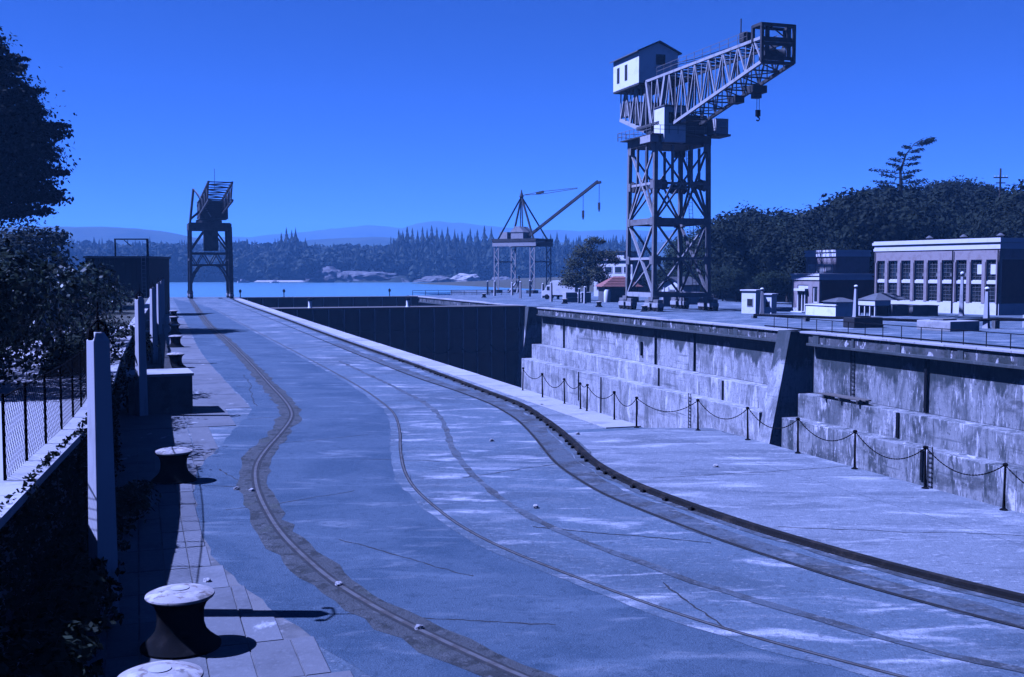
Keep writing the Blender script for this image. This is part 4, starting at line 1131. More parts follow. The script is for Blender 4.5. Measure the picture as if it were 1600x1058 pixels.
rgl = np.random.default_rng(21)
def bush(label, c, r, n, size, seed, mat='ivy', cat='bush', group='bushes behind the fence'):
    rg = np.random.default_rng(seed); L = [((0, 0, r[2] * .5), (r[0], r[1], r[2] * .5))]
    for k in range(7):
        a = rg.uniform(0, 6.28); L.append(((r[0] * .6 * math.cos(a), r[1] * .6 * math.sin(a), r[2] * rg.uniform(.35, .8)), (r[0] * .45, r[1] * .45, r[2] * .26)))
    t = thing('bush', label, cat, c, 0, group)
    me = crown_mesh('foliage', L, n, size, M[mat], seed, hollow=.6, spread=.12)
    tag(link('foliage', me, None, t), kind='stuff')
    m = MB()
    for k in range(6):
        q = L[1 + k][0]; m.tube([(q[0] * .15, q[1] * .15, -.1), (q[0] * .6, q[1] * .6, q[2] * .6), q], [.06, .045, .015], 5)
    m.build('stem', M['bark'], t)
    return t
bush('large leafy bush behind the wire fence, nearest the camera', (-23, 29, 1.95), (4.2, 2.6, 4.6), 9000, .19, 31)
bush('large leafy bush behind the fence under the big dark tree', (-15.4, 29.6, 1.95), (3.1, 2.6, 4.2), 9000, .18, 32)
bush('leafy bush right behind the wire fence, left of the nearest lamp post', (-13.6, 26.6, 1.95), (2.3, 1.7, 3.5), 8000, .16, 41)
bush('leafy bush behind the wire fence at the left edge of view', (-18.6, 26.2, 1.95), (3.2, 1.7, 4.3), 9000, .17, 42)
bush('leafy bush rising beside the tallest near lamp post', (-16.9, 35, 1.95), (2.9, 3, 3.8), 7000, .19, 33)
bush('leafy bush in the middle of the row behind the posts', (-18.2, 43, 1.95), (2.5, 3, 3.4), 5500, .2, 34)
bush('dark bush in front of the shed, left of the post row', (-21.8, 51, 1.95), (2.6, 3, 2.9), 4500, .2, 35)
bush('low dark bush at the foot of the dark shed', (-25, 61, 1.95), (2.8, 3.2, 2.7), 4000, .22, 36)
bush('small bush right of the shed by the far posts', (-30, 77, 1.95), (3, 3.4, 2.5), 3500, .24, 37)
bush('overhanging shrub spilling over the wall between the two nearest posts', (-13.15, 33.6, .2), (.75, 3.0, 3.1), 5500, .17, 38, 'leaf_dark', 'shrub', 'shrubs spilling over the wall')
bush('overhanging shrub spilling over the wall past the second post', (-17.5, 46.5, .2), (1.0, 5.0, 2.9), 5000, .19, 39, 'leaf_dark', 'shrub', 'shrubs spilling over the wall')
for (x, y, r, lb) in ((-5.35, 11.2, (.75, 1.8, 1.0), 'dark low shrub at the wall foot in the bottom left corner'), (-5.95, 14.5, (.55, .95, .9), 'dark low shrub hiding the foot of the nearest lamp post'), (-6.8, 16.6, (.55, 1.6, .9), 'dark low shrub at the wall foot just past the nearest lamp post'), (-7.6, 20.2, (.55, 2.0, .8), 'dark low shrub at the wall foot, farthest of the low ones'), (-4.5, 8.2, (.8, 1.8, 1.1), 'dark low shrub at the wall foot, nearest the camera')):
    bush(lb, (x, y, 0), r, 3200, .13, int(y * 10), 'leaf_dark', 'shrub', 'low shrubs at the foot of the wall')
# ivy down the face of the wall
C = []
for _ in range(15000):
    y = 3 + 27 * rgl.random(); p = wall_at(y); z = 2.15 * rgl.random() ** .7
    C.append((p.x + .06 + .34 * rgl.random() * (1 - .55 * z / 2.1) + .28 * max(0, mnoise.noise(Vector((y * .8, z, 4)))), p.y, z))
iv = leaf_quads(np.array(C), .105, rgl)
t = thing('ivy', 'dark ivy hanging over the shaded face of the low wall', 'ivy', (0, 0, 0))
tag(link('foliage', raw_mesh('foliage', *iv, M['leaf_dark']), None, t), kind='stuff')
m = MB()
for k in range(16):
    y = 5 + k * 1.5; p = wall_at(y); q = wall_at(y + .7)
    m.tube([(p.x + .08, p.y, 0), (p.x + .1, p.y + .2, .8), (q.x + .06, q.y, 1.95)], [.03, .02, .012], 5)
m.build('stem', M['bark'], t)
# big dark tree at the left edge
bt = thing('broadleaf_tree', 'big dark broadleaf tree at the left edge of the view', 'tree', (-46.6, 90, 1.95))
LB = [((0, 0, 14), (8.2, 7, 6)), ((5.0, -2, 11.5), (5.0, 5, 3.2)), ((3.6, -2, 17.2), (4.6, 5, 3.4)), ((6.6, -2, 15.2), (2.8, 3.5, 1.7)), ((7.6, -2, 13.0), (2.6, 3, 1.3)), ((7.0, -2, 9.6), (3.0, 3, 1.5)), ((2.4, 0, 20.5), (3.4, 4, 2.4)), ((-3, 0, 19), (6, 6, 5)), ((-6, 0, 12), (6, 6, 5)), ((3, -1, 8.2), (4.5, 4, 2.0)), ((9.6, -2, 14.4), (1.5, 2, .6)), ((9.2, -2, 9.0), (1.8, 2, .7)), ((7.4, -2, 17.0), (1.5, 2, .7)), ((5, -2, 19.4), (1.6, 2, .8)), ((3.6, 0, 22.2), (1.4, 2, .9)), ((8.6, -2, 11.2), (1.6, 2, .8))]
rb_ = random.Random(12)
for k in range(34):                       # sprays of leaves standing clear of the crown
    a = rb_.uniform(-.9, 1.3); q = rb_.uniform(7.4, 9.6)
    LB.append(((q * math.cos(a * .8) , rb_.uniform(-4, 2), 13.6 + 7.5 * math.sin(a)), (rb_.uniform(.7, 1.5), .8, rb_.uniform(.25, .5))))
tag(link('crown', crown_mesh('crown', LB, 70000, .38, M['leaf_dark'], 50, hollow=.3, spread=.13, clump=10), None, bt), kind='stuff')
limb_mb((0, 0, 0), LB, .6, random.Random(4), (0, 0, 14)).build('trunk', M['bark'], bt, True)

# white square lamp posts along the wall
LP = [(-5.94, 15.58), (-12.76, 37.28), (-19.31, 58.54), (-25.95, 80), (-32.5, 101), (-39.1, 122), (-45.7, 143)]
names = ['nearest', 'second', 'third', 'fourth', 'fifth', 'sixth', 'farthest']
lp0 = None
for (x, y), nm in zip(LP, names):
    lb = 'square white concrete lamp post by the low wall, %s of the row' % nm
    if lp0 is None:
        lp0 = thing('lamp_post', lb, 'lamp post', (x, y, 0), R(45), 'white lamp posts along the left wall')
        a, b = .16, .12
        MB().add([(sx * w, sy * w, z) for z, w in ((-.1, a), (4.0, b), (4.12, b * .55)) for sx, sy in ((-1, -1), (1, -1), (1, 1), (-1, 1))],
                 [(3, 2, 1, 0), (8, 9, 10, 11)] + [(4 * k + i, 4 * k + (i + 1) % 4, 4 * k + 4 + (i + 1) % 4, 4 * k + 4 + i) for k in (0, 1) for i in range(4)]).build('post', M['post'], lp0, bevel=.015)
        MB().tube([(0, 0, 4.1), (0, 0, 4.55)], [.03, .012], 6).tube([(-.2, -.2, 4.2), (0, 0, 4.3), (.2, .2, 4.2)], .02, 6).build('lamp_bracket', M['black'], lp0)
        for s in (-1, 1): MB().lathe([(.03, 4.02), (.055, 4.06), (.05, 4.15), (.02, 4.2)], 8, (s * .2, s * .2, 0)).build('insulator', M['black'], lp0)
        o = lp0
    else: o = copy_tree(lp0, (x, y, 0), R(45), lb)

# mooring bollards
BO = [(-4.40, 14.18, 'nearest whole bollard, with a pale rubbed domed cap'), (-3.72, 11.25, 'bollard at the bottom edge of view, only its cap showing'), (-8.04, 25.62, 'dark bollard standing alone past the paving slabs'), (-12.21, 39.0, 'dark bollard in front of the square concrete block'),
      (-17.3, 55.8, 'dark bollard just behind the square concrete block'), (-22.0, 71, 'dark bollard on the kerb beyond the concrete block'), (-26.7, 86, 'dark bollard on the kerb, third from its far end'), (-31.4, 101, 'dark bollard on the kerb, second from its far end'), (-36.1, 116, 'dark bollard on the kerb at its far end')]
b0 = None
for x, y, d_ in BO:
    lb = d_ if d_.startswith(('dark', 'bollard', 'nearest')) else d_
    if b0 is None:
        b0 = thing('bollard', 'black iron mooring bollard, ' + lb, 'bollard', (x, y, .01), ROT, 'mooring bollards along the quay')
        MB().lathe([(.52, 0), (.52, .04), (.47, .08), (.40, .14), (.335, .22), (.305, .32), (.30, .42), (.31, .52), (.345, .6), (.40, .655), (.435, .68)], 40).build('body', M['black'], b0, True)
        cp = MB().lathe([(.435, .68), (.447, .70), (.44, .72), (.36, .755), (.22, .785), (.15, .79)], 40).build('cap', M['worn_top'], b0, True)
        MB().lathe([(.125, .785), (.12, .80), (.06, .806)], 16).build('cap_plate', M['coping'], cp, True)
        o = b0
    else: o = copy_tree(b0, (x, y, .01), ROT + x, 'black iron mooring bollard, ' + lb)

cb = thing('concrete_block', 'large dark square concrete block with pale top behind a bollard', 'block', (-12.6, 38.6, 0), ROT + .05)
MB().box((0, 0, .66), (2.15, 2.0, 1.32)).build('body', M['block'], cb, bevel=.04)
MB().box((0, 0, 1.37), (2.25, 2.1, .10)).build('top_slab', M['coping'], cb, bevel=.025)
kb = thing('kerb', 'raised dark timber kerb along the left of the quay beyond the block', 'kerb', (0, 0, 0), ROT)
for k in range(14):
    u = 56 + k * 4.2; v = 1.35 + .012 * (u - 56)
    MB().box((v, u, .16), (.4, 4.15, .34)).build('baulk', M['timber_dark'], kb)
cr_names = ['grey crate on the kerb side, nearest the concrete block', 'grey crate in the middle of the crates by the posts', 'grey crate farthest along the row of posts']
c0 = None
for (u, v), lb in zip(((64, -.1), (76, .2), (92, .4)), cr_names):
    if c0 is None:
        c0 = thing('crate', lb, 'crate', W(u, v, 0), ROT + .1, 'crates along the lamp posts')
        MB().box((0, 0, .5), (1.2, 1.2, .96)).build('box', M['timber'], c0)
        for z in (.12, .5, .88):
            MB().box((0, -.62, z), (1.26, .05, .16)).build('batten', M['timber'], c0); MB().box((.62, 0, z), (.05, 1.26, .16)).build('batten', M['timber'], c0)
        MB().box((0, 0, 1.01), (1.3, 1.3, .06)).build('lid', M['coping'], c0)
    else: copy_tree(c0, W(u, v, 0), ROT + u, lb)

# dark shed with a pipe frame on its roof
sd = thing('shed', 'dark windowless shed with a pipe frame on its flat roof', 'shed', (-43.8, 121, 0))
MB().box((0, 3.5, 3.2), (7.1, 7, 6.4)).build('wall', M['timber_dark'], sd)
MB().box((0, 3.5, 6.5), (7.4, 7.3, .22)).build('roof', M['roof_grey'], sd)
for k in range(12): MB().box((-3.3 + k * .6, -.04, 3.2), (.07, .08, 6.3)).build('batten', M['timber_dark'], sd)
fr = MB(); fr.bar((-.4, .6, 6.6), (-.4, .6, 8.5), .14).bar((3.2, .6, 6.6), (3.2, .6, 8.5), .2).bar((-.5, .6, 8.5), (3.3, .6, 8.5), .14).bar((.6, .6, 8.4), (1.4, .6, 7.7), .07)
fr.build('pipe_frame', M['black'], sd)
ld = MB()
for x in (2.75, 3.2): ld.bar((x, -.14, 0), (x, -.14, 6.8), .05)
for k in range(15): ld.bar((2.75, -.14, .4 + k * .43), (3.2, -.14, .4 + k * .43), .045)
ld.build('ladder', M['crane_light'], sd)
hk_ = thing('broadleaf_tree', 'dark rounded tree behind the shed at the left', 'tree', (-52, 118, 1.9))
LB = rand_lobes(random.Random(9), 8.5, 9)
tag(link('crown', crown_mesh('crown', LB, 5000, .5, M['leaf_dark'], 77), None, hk_), kind='stuff'); limb_mb((0, 0, 0), LB, .3, random.Random(5)).build('trunk', M['bark'], hk_, True)

# loose stones on the road
s0 = None
for i, (x, y) in enumerate([(-6.3, 24.6), (-5.9, 24.4), (-2.75, 17.0), (1.1, 40.2), (-1.3, 14.9), (-4.9, 17.2), (2.0, 33.0), (.5, 22.7), (5.2, 27.5), (-.6, 31.7)]):
    if s0 is None:
        s0 = rock('loose_stone', None, (x, y, .03), (.075, .055, .045), 3, 'coping'); o = s0
    else: o = s0.copy(); col.objects.link(o); o.location = (x, y, .03); o.rotation_euler.z = i * 1.1
    tag(o, 'small pale loose stone lying on the open road surface', 'stone', 'loose stones on the road')

# ------------------------------------------------------------------ right side: hillside and trees
def hill_z(u, v):
    t = min(1, max(0, (v - 104) / 70)); s = t * t * (3 - 2 * t)
    k = 1 - min(1, max(0, (u - 170) / 110))
    return 10 * s * (.25 + .75 * k)
us = np.linspace(-40, 420, 70); vv = np.linspace(102, 420, 50); V = []; F = []
for v in vv:
    for u in us:
        p = W(u, v, hill_z(u, v) + .01 + .5 * mnoise.noise(Vector((u / 9, v / 9, 2))) * min(1, (v - 102) / 12)); V.append(tuple(p))
n = len(us)
for j in range(len(vv) - 1):
    for i in range(n - 1): F.append((j * n + i, j * n + i + 1, (j + 1) * n + i + 1, (j + 1) * n + i))
tag(link('hillside', raw_mesh('hillside', V, F, M['earth']), None), kind='structure')
def sky_y(px): return np.interp(px, [960, 1060, 1105, 1150, 1190, 1230, 1265, 1290, 1320, 1345, 1390, 1440, 1480, 1530, 1600, 1800], [395, 372, 348, 329, 318, 313, 322, 330, 316, 296, 284, 280, 275, 291, 296, 270])
tp_ = []
for i in range(7):
    rg = np.random.default_rng(100 + i); rr = random.Random(100 + i)
    L = rand_lobes(rr, 1, .95 if i < 5 else .75, 8)
    me = crown_mesh('crown', L, 13000, .042, None, 200 + i, clump=14, hollow=.45, spread=.16)
    tk = limb_mb((0, 0, 0), L, .028, rr)
    tp_.append((me, tk, L))
tm = {}
def hill_tree(x, y, zg, h, wf, kind, mat, label, cat='tree', group='trees on the wooded hill'):
    t = thing('broadleaf_tree', label, cat, (x, y, zg), rnd.uniform(0, 6.28), group)
    key = (kind, mat)
    if key not in tm:
        c = tp_[kind][0].copy(); c.materials.clear(); c.materials.append(M[mat])
        tm[key] = (c, None)
    o = link('crown', tm[key][0], None, t); o.scale = (h * wf, h * wf, h); o['kind'] = 'stuff'
    if kind not in tm: tm[kind] = tp_[kind][1].build('trunk', M['bark'], t, True); q = tm[kind]
    else: q = tm[kind].copy(); col.objects.link(q); q.parent = t
    q.scale = (h * wf, h * wf, h)
    return t
rnd = random.Random(77)
LBL = {'leaf': 'green rounded tree in the front of the wood behind the crane', 'leaf_dark': 'dark tree in the wood on the hill behind the brick buildings', 'leaf_olive': 'olive green tree in the wood right of the crane'}
cnt = 0; spots = []
tries = 0
while cnt < 120 and tries < 6000:
    tries += 1
    u = rnd.uniform(0, 215); v = rnd.uniform(93, 165)
    if v < 107 and u < 128: continue
    p = W(u, v); px = 800 + 1700 * p.x / p.y
    if not (1075 < px < 2150): continue
    if any((p - q).length < 5.2 for q in spots): continue
    spots.append(p)
    zg = hill_z(u, v) - .1
    zt_ = px_h(sky_y(px) + rnd.choice([2, 6, 14, 26, 40]), p.y); h = zt_ - zg
    h = max(6.5, min(h, 17.5))
    if zg + h > px_h(sky_y(px) - 4, p.y): h = px_h(sky_y(px), p.y) - zg
    if h < 4: continue
    mt = 'leaf' if px < 1260 and rnd.random() < .75 else ('leaf_olive' if px < 1290 and rnd.random() < .3 else 'leaf_dark')
    zone = 'seen through the crane legs' if px < 1120 else 'just right of the crane' if px < 1180 else 'above the white huts' if px < 1250 else 'above the brick office' if px < 1330 else 'around the bent pine' if px < 1420 else 'above the right half of the pump house' if px < 1550 else "at the far right edge" if px < 1640 else "beyond the right edge of view"
    row = 'front' if v < 117 else 'middle' if v < 138 else 'rearmost'
    kindw = {'leaf': 'green rounded', 'leaf_dark': 'dark dense', 'leaf_olive': 'olive green'}[mt]
    hill_tree(p.x, p.y, zg, h, rnd.uniform(.9, 1.15), rnd.randrange(7), mt, '%s tree of the wood, %s row, %s' % (kindw, row, zone)); cnt += 1
# scrub along the foot of the wood
for k in range(16):
    u = 132 + k * 5.2; v = 92 + rnd.uniform(-2, 3) + max(0, (u - 150)) * .1
    p = W(u, v); hill_tree(p.x, p.y, 0, rnd.uniform(3.2, 6), 1.2, rnd.randrange(7), 'leaf' if k % 3 else 'leaf_dark', '%s low tree at the foot of the wood, %s' % ('green' if k % 3 else 'dark', 'near the white huts' if k < 3 else 'seen past the right crane leg' if k < 6 else 'seen between the crane legs' if k < 10 else 'farther off behind the crane' if k < 13 else 'farthest off'), group='low trees at the foot of the wood')
for k in range(14):
    u = 205 + k * 11 + rnd.uniform(-3, 3); v = 118 + k * 5 + rnd.uniform(-4, 12)
    p = W(u, v); hill_tree(p.x, p.y, hill_z(u, v), rnd.uniform(6, 10), 1.05, rnd.randrange(7), 'leaf_dark', 'tree in the distant wood seen through the big crane', group='distant trees behind the crane tower')

# wind-bent pine on the skyline
pn = thing('pine_tree', 'wind bent pine with sparse tiers standing above the wood', 'tree', (60.6, 170.5, 9.4))
P = [(0, 0, 0), (.1, 0, 6), (-.2, 0, 11), (.6, 0, 13.6), (1.9, 0, 15.3), (3.4, 0, 16.2)]
MB().tube(P, [.34, .28, .2, .13, .08, .03], 8).build('trunk', M['bark'], pn, True)
rg = np.random.default_rng(8); C = []; br = MB()
def tier(z, x0, dx, dy, n, th=.18):
    tip = np.array([x0 + dx, dy, z + .25]); b_ = np.array([x0, 0, z - .25])
    br.tube([tuple(b_), tuple((b_ + tip) / 2 + np.array([0, 0, -.12])), tuple(tip)], [.07, .05, .02], 5)
    t = rg.uniform(.25, 1.03, n)[:, None]
    C.append(b_ + (tip - b_) * t + rg.normal(size=(n, 3)) * np.array([.32, .35, th]) * (1.1 - .5 * t))
for z, x0, dx, dy in ((8.2, 0, 3.4, .5), (8.6, 0, -3.6, -.6), (9.3, -.1, -4.2, .5), (9.4, -.1, 3.8, -.4), (10.2, -.15, 2.2, .8), (10.3, -.2, -2.6, .8), (10.9, -.2, 2.9, 0), (11.0, -.2, -4.6, 0), (12.1, 0, 2.6, .2), (12.0, 0, -2.1, .4), (12.7, .2, -1.9, 0), (13.0, .3, 2.4, -.2), (13.6, .6, -1.0, .2), (14.2, 1.0, 2.2, .1), (14.7, 1.4, -1.0, .1), (15.2, 1.8, 2.6, 0), (15.5, 2.2, 2.9, .2), (15.9, 2.8, 2.2, -.1), (8.9, 0, .6, 2.6), (9.9, 0, .4, -2.4), (11.4, 0, .2, 2), (7.4, 0, -2.8, .4), (7.0, 0, 2.6, -.3)):
    tier(z, x0, dx, dy, 130)
br.build('branch', M['bark'], pn)
tag(link('foliage', raw_mesh('foliage', *leaf_quads(np.concatenate(C), .34, rg, .6), M['needle']), None, pn), kind='stuff')

# lone tree by the red-roofed hut
lt = thing('broadleaf_tree', 'lone ragged tree standing between the derrick and the red roofed hut', 'tree', (12.6, 182, 0))
LB = [((-2.6, 0, 4.0), (2.1, 2, 1.4)), ((-1.9, .4, 6.2), (1.8, 2, 1.3)), ((-.6, 0, 8.2), (2.0, 2, 1.2)), ((.9, 0, 6.8), (1.7, 2, 1.2)), ((1.2, -.3, 4.6), (2.4, 2.4, 1.5)), ((3.4, 0, 7.6), (1.9, 1.6, .9)), ((4.4, 0, 6.6), (1.2, 1.3, .6)), ((.6, 0, 10.0), (1.3, 1.4, .7)), ((2.0, .2, 9.9), (1.0, 1, .45)), ((-3.2, 0, 2.9), (1.5, 1.6, .8)), ((2.8, 0, 3.4), (1.6, 1.6, .9)), ((-.8, 0, 3.0), (1.6, 1.6, .8))]
tag(link('crown', crown_mesh('crown', LB, 9500, .34, M['leaf_olive'], 90, hollow=.3, spread=.22, clump=9), None, lt), kind='stuff')
limb_mb((0, 0, 0), LB, .26, random.Random(6), (.2, 0, 8)).build('trunk', M['bark'], lt, True)

# utility pole on the hill
up = thing('utility_pole', 'bare utility pole with crossarms above the wood at the right', 'pole', (74.2, 166.5, 9.5))
MB().tube([(0, 0, 0), (0, 0, 11.0)], [.2, .13], 8).build('pole', M['bark'], up)
for z, L in ((9.6, 2.2), (8.8, 1.4)): MB().box((0, -.16, z), (L, .14, .16)).build('crossarm', M['bark'], up)
for x in (-.9, -.4, .4, .9): MB().lathe([(.03, 9.68), (.07, 9.75), (.05, 9.9)], 8, (x, -.16, 0)).build('insulator', M['white'], up)

# ------------------------------------------------------------------ buildings on the far quay
# long brick pump house with nine tall windows
BB = thing('pump_house', 'long brick pump house with nine tall windows and white cornice', 'building', (54.39, 121.59, 0), math.atan2(.406, .914))
LNG, DEP, TOP = 19.7, 15.0, 8.65
MB().span(.36, DEP, .02, LNG, 1.3, 6.25).build('wall', M['brick_shaded'], BB)
MB().span(.0, DEP, 0, LNG, 6.25, 7.45).build('frieze', M['brick'], BB)
MB().span(-.06, DEP + .05, -.06, LNG + .06, 0, 1.3).build('plinth', M['trim'], BB)
for z0, z1, o_ in ((7.45, 7.75, .10), (7.75, 8.2, .03), (8.2, 8.5, .22), (8.5, 8.68, .10)):
    MB().span(-o_, DEP + o_, -o_, LNG + o_, z0, z1).build('cornice', M['trim'], BB)
MB().span(.6, DEP - .5, .6, LNG - .6, 8.3, 8.4).build('roof', M['roof_grey'], BB)
bayw = LNG / 9
wp = None
pil = []
for k in range(10):
    y = k * bayw; w = .62 if 0 < k < 9 else .5
    y = min(max(y, w / 2), LNG - w / 2)
    MB().span(-.02, .36, y - w / 2, y + w / 2, 1.3, 6.25).build('pilaster', M['brick'], BB)
    MB().span(-.10, -.02, y - w / 2 + .08, y + w / 2 - .08, 1.3, 6.0).build('pilaster_face', M['brick'], BB)
ww = bayw - .62
def window_unit(parent, w, z0, z1, cols, rows):
    f = MB()
    for y in (-w / 2 + .04, w / 2 - .04): f.span(.0, .1, y - .04, y + .04, z0, z1)
    for z in (z0 + .04, z1 - .04): f.span(.0, .1, -w / 2, w / 2, z - .04, z + .04)
    fo_ = f.build('window', M['white'], parent)
    rr = random.Random(int(z0 * 10))
    for c in range(cols):
        for r in range(rows):
            y0 = -w / 2 + w * c / cols; zz0 = z0 + (z1 - z0) * r / rows
            tl = rr.uniform(-.035, .035)
            m = MB(); m.add([(.06 + tl, y0 + .02, zz0 + .02), (.06 - tl, y0 + w / cols - .02, zz0 + .02), (.06 - tl, y0 + w / cols - .02, zz0 + (z1 - z0) / rows - .02), (.06 + tl, y0 + .02, zz0 + (z1 - z0) / rows - .02)], [(0, 1, 2, 3)])
            m.build('pane', M['glass'] if rr.random() > .12 else M['pane_dull'], fo_)
    b_ = MB()
    for c in range(1, cols): b_.span(.0, .05, -w / 2 + w * c / cols - .018, -w / 2 + w * c / cols + .018, z0, z1)
    for r in range(1, rows): b_.span(.0, .05, -w / 2, w / 2, z0 + (z1 - z0) * r / rows - .025, z0 + (z1 - z0) * r / rows + .025)
    b_.build('glazing_bar', M['roof_grey'], fo_)
    return fo_
M['pane_dull'] = lmat('painted_pane', (.22, .22, .22), [((.1, .1, .1), iso(2), .45, .65, .8)], .4)
up_ = window_unit(BB, ww, 3.85, 6.2, 3, 5); lo_ = window_unit(BB, ww, 1.32, 3.5, 3, 5)
for k in range(9):
    y = (k + .5) * bayw
    for o_, first in ((up_, k == 0), (lo_, k == 0)):
        c = o_ if first else copy_tree(o_, parent=BB)
        c.location = (.22, y, 0)
    MB().span(.08, .36, y - ww / 2, y + ww / 2, 3.5, 3.85).build('transom', M['trim'], BB)
for y in (2.9, 1.0): MB().span(.12, .2, y + 9 * 0 - .35, y + .35, 4.6, 5.7).build('opened_sash', M['trim'], BB)
for y in (.12, LNG - .12, 6.66): MB().tube([(-.16, y, 0), (-.16, y, 7.4)], .07, 6).build('downpipe', M['black'], BB)
for y in (4.5, 10, 15.5): MB().lathe([(.3, 8.4), (.3, 9.0), (.5, 9.1), (.1, 9.4)], 10, (5, y, 0)).build('roof_vent', M['roof_grey'], BB)
for y in (1.2, 6.5): MB().box((3.5 + y * .8, -.03, 4.2), (1.2, .08, 2.2)).build('side_window', M['dark'], BB)
# stepped brick office left of it
BA = thing('brick_office', 'stepped brick office with white cornices and columned doorway', 'building', W(109.4, 76.0, 0), ROT)
MB().span(.25, 7.4, 0, 5.6, 0, 3.9).build('wall', M['brick_shaded'], BA)
fa = MB()
for y0, y1 in ((0, .35), (1.35, 2.25), (4.45, 5.6)): fa.span(0, .25, y0, y1, .5, 3.9)
fa.span(0, .25, .35, 1.35, .5, 1.2).span(0, .25, .35, 1.35, 3.1, 3.9).span(0, .25, 2.25, 4.45, 3.3, 3.9)
fa.build('facade', M['brick'], BA)
MB().span(-.06, .24, 0, 2.25, 0, .5).build('plinth', M['trim'], BA); MB().span(-.06, .24, 4.45, 5.6, 0, .5).build('plinth', M['trim'], BA)
for z0, z1, o_ in ((3.9, 4.2, .12), (4.2, 4.4, .04), (4.4, 4.65, .16)): MB().span(-o_, 7.4 + o_, -o_, 5.6 + o_, z0, z1).build('cornice', M['trim'], BA)
w_ = MB().span(.12, .2, .4, 1.3, 1.2, 3.1).build('window', M['trim'], BA); MB().span(.1, .12, .55, 1.15, 1.35, 2.95).build('pane', M['glass'], w_)
d_ = MB().span(.18, .24, 2.3, 4.4, .1, 2.6).build('door', M['dark'], BA)
MB().span(.08, .24, 2.3, 4.4, 2.6, 3.3).build('door_head', M['trim'], BA)
for y in (2.75, 3.35, 4.2): MB().lathe([(.14, .1), (.11, .3), (.1, 2.4), (.15, 2.58)], 10, (-.05, y, 0)).build('column', M['trim'], BA, True)
MB().span(-.5, .17, 2.2, 4.5, 2.58, 2.85).build('porch_head', M['trim'], BA)
MB().span(-.9, .24, 2.2, 4.5, 0, .1).build('step', M['trim'], BA)
MB().span(3.4, 8.2, 1.6, 7.8, 4.65, 6.7).build('upper_wall', M['brick'], BA)
for z0, z1, o_ in ((6.7, 7.05, .14), (7.05, 7.25, .04), (7.25, 7.5, .16)): MB().span(3.4 - o_, 8.2 + o_, 1.6 - o_, 7.8 + o_, z0, z1).build('cornice', M['trim'], BA)
for y in (2.2, 4.0, 5.8):
    w_ = MB().span(3.36, 3.40, y, y + 1.45, 4.75, 5.75).build('window', M['trim'], BA); MB().span(3.33, 3.36, y + .1, y + 1.35, 4.85, 5.65).build('pane', M['pane_dull'], w_)

# white huts
def hut(name, label, u, v, w, d, h, rz=0):
    t = thing(name, label, 'hut', W(u, v, 0), ROT + rz)
    b_ = MB().box((0, 0, h / 2), (w, d, h)).build('wall', M['white'], t)
    MB().box((0, 0, h + .07), (w + .3, d + .3, .14)).build('roof', M['trim'], t)
    dd = MB().box((w * .1, -d / 2 - .02, h * .5), (w * .42, .06, h * .36)).build('window', M['white'], t)
    MB().box((w * .1, -d / 2 - .06, h * .5), (w * .36, .04, h * .3)).build('pane', M['dark'], dd)
    MB().box((-w / 2 - .02, 0, h * .4), (.05, d * .4, h * .78)).build('door', M['pane_dull'], t)
    return t
hut('white_hut', 'small white hut with a dark window left of the brick office', 111.4, 68.2, 1.9, 1.5, 2.65, R(-64))
hut('white_hut', 'narrow white hut beside the hut with the dark window', 110.4, 69.9, 1.2, 1.3, 2.2, R(-60))
# low covers with hipped tops in front of the buildings
def hip(m, x0, x1, y0, y1, z0, z1):
    ix = min(x1 - x0, y1 - y0) / 2 * .9
    m.add([(x0, y0, z0), (x1, y0, z0), (x1, y1, z0), (x0, y1, z0), (x0 + ix, y0 + ix, z1), (x1 - ix, y0 + ix, z1), (x1 - ix, y1 - ix, z1), (x0 + ix, y1 - ix, z1)],
          [(0, 1, 5, 4), (1, 2, 6, 5), (2, 3, 7, 6), (3, 0, 4, 7), (4, 5, 6, 7), (3, 2, 1, 0)])
    return m
c1 = thing('valve_house', 'low white block with small hipped top before the brick office', 'shed', W(100, 71.6, 0), ROT)
MB().span(0, 2.3, 0, 5.6, 0, 1.15).build('wall', M['white'], c1, bevel=.03)
MB().span(-.1, 2.4, -.1, 5.7, 1.15, 1.25).build('top_slab', M['trim'], c1)
hb_ = MB().span(.2, 2.9, .2, 2.6, 1.25, 1.6).build('cap', M['trim'], c1)
hip(MB(), 0, 3.1, 0, 2.8, 1.6, 2.05).build('roof', M['roof_grey'], hb_)
c2 = thing('shelter', 'low open shelter with hipped grey roof on white posts', 'shelter', W(100, 76.7, 0), ROT)
MB().span(1.8, 5.4, -.6, 2.4, 0, 1.22).build('wall', M['roof_grey'], c2)
MB().span(-.1, 2.0, -.1, 2.9, 1.15, 1.75).build('fascia', M['trim'], c2, bevel=.04)
hip(MB(), -.2, 4.6, -.25, 3.1, 1.75, 2.5).build('roof', M['roof_grey'], c2)
for y in (.05, .9, 1.8, 2.75): MB().span(-.02, .14, y - .07, y + .07, 0, 1.15).build('post', M['trim'], c2)
MB().span(1.6, 1.75, 0, 2.8, 0, 1.15).build('back_wall', M['dark'], c2)
c3 = thing('equipment_box', 'low dark grey box right of the hipped shelter', 'box', W(98.6, 80.6, 0), ROT)
MB().span(0, 3.4, 0, 1.6, 0, 1.1).build('body', M['roof_grey'], c3, bevel=.03); MB().span(-.06, 3.46, -.06, 1.66, 1.1, 1.18).build('lid', M['roof_grey'], c3)
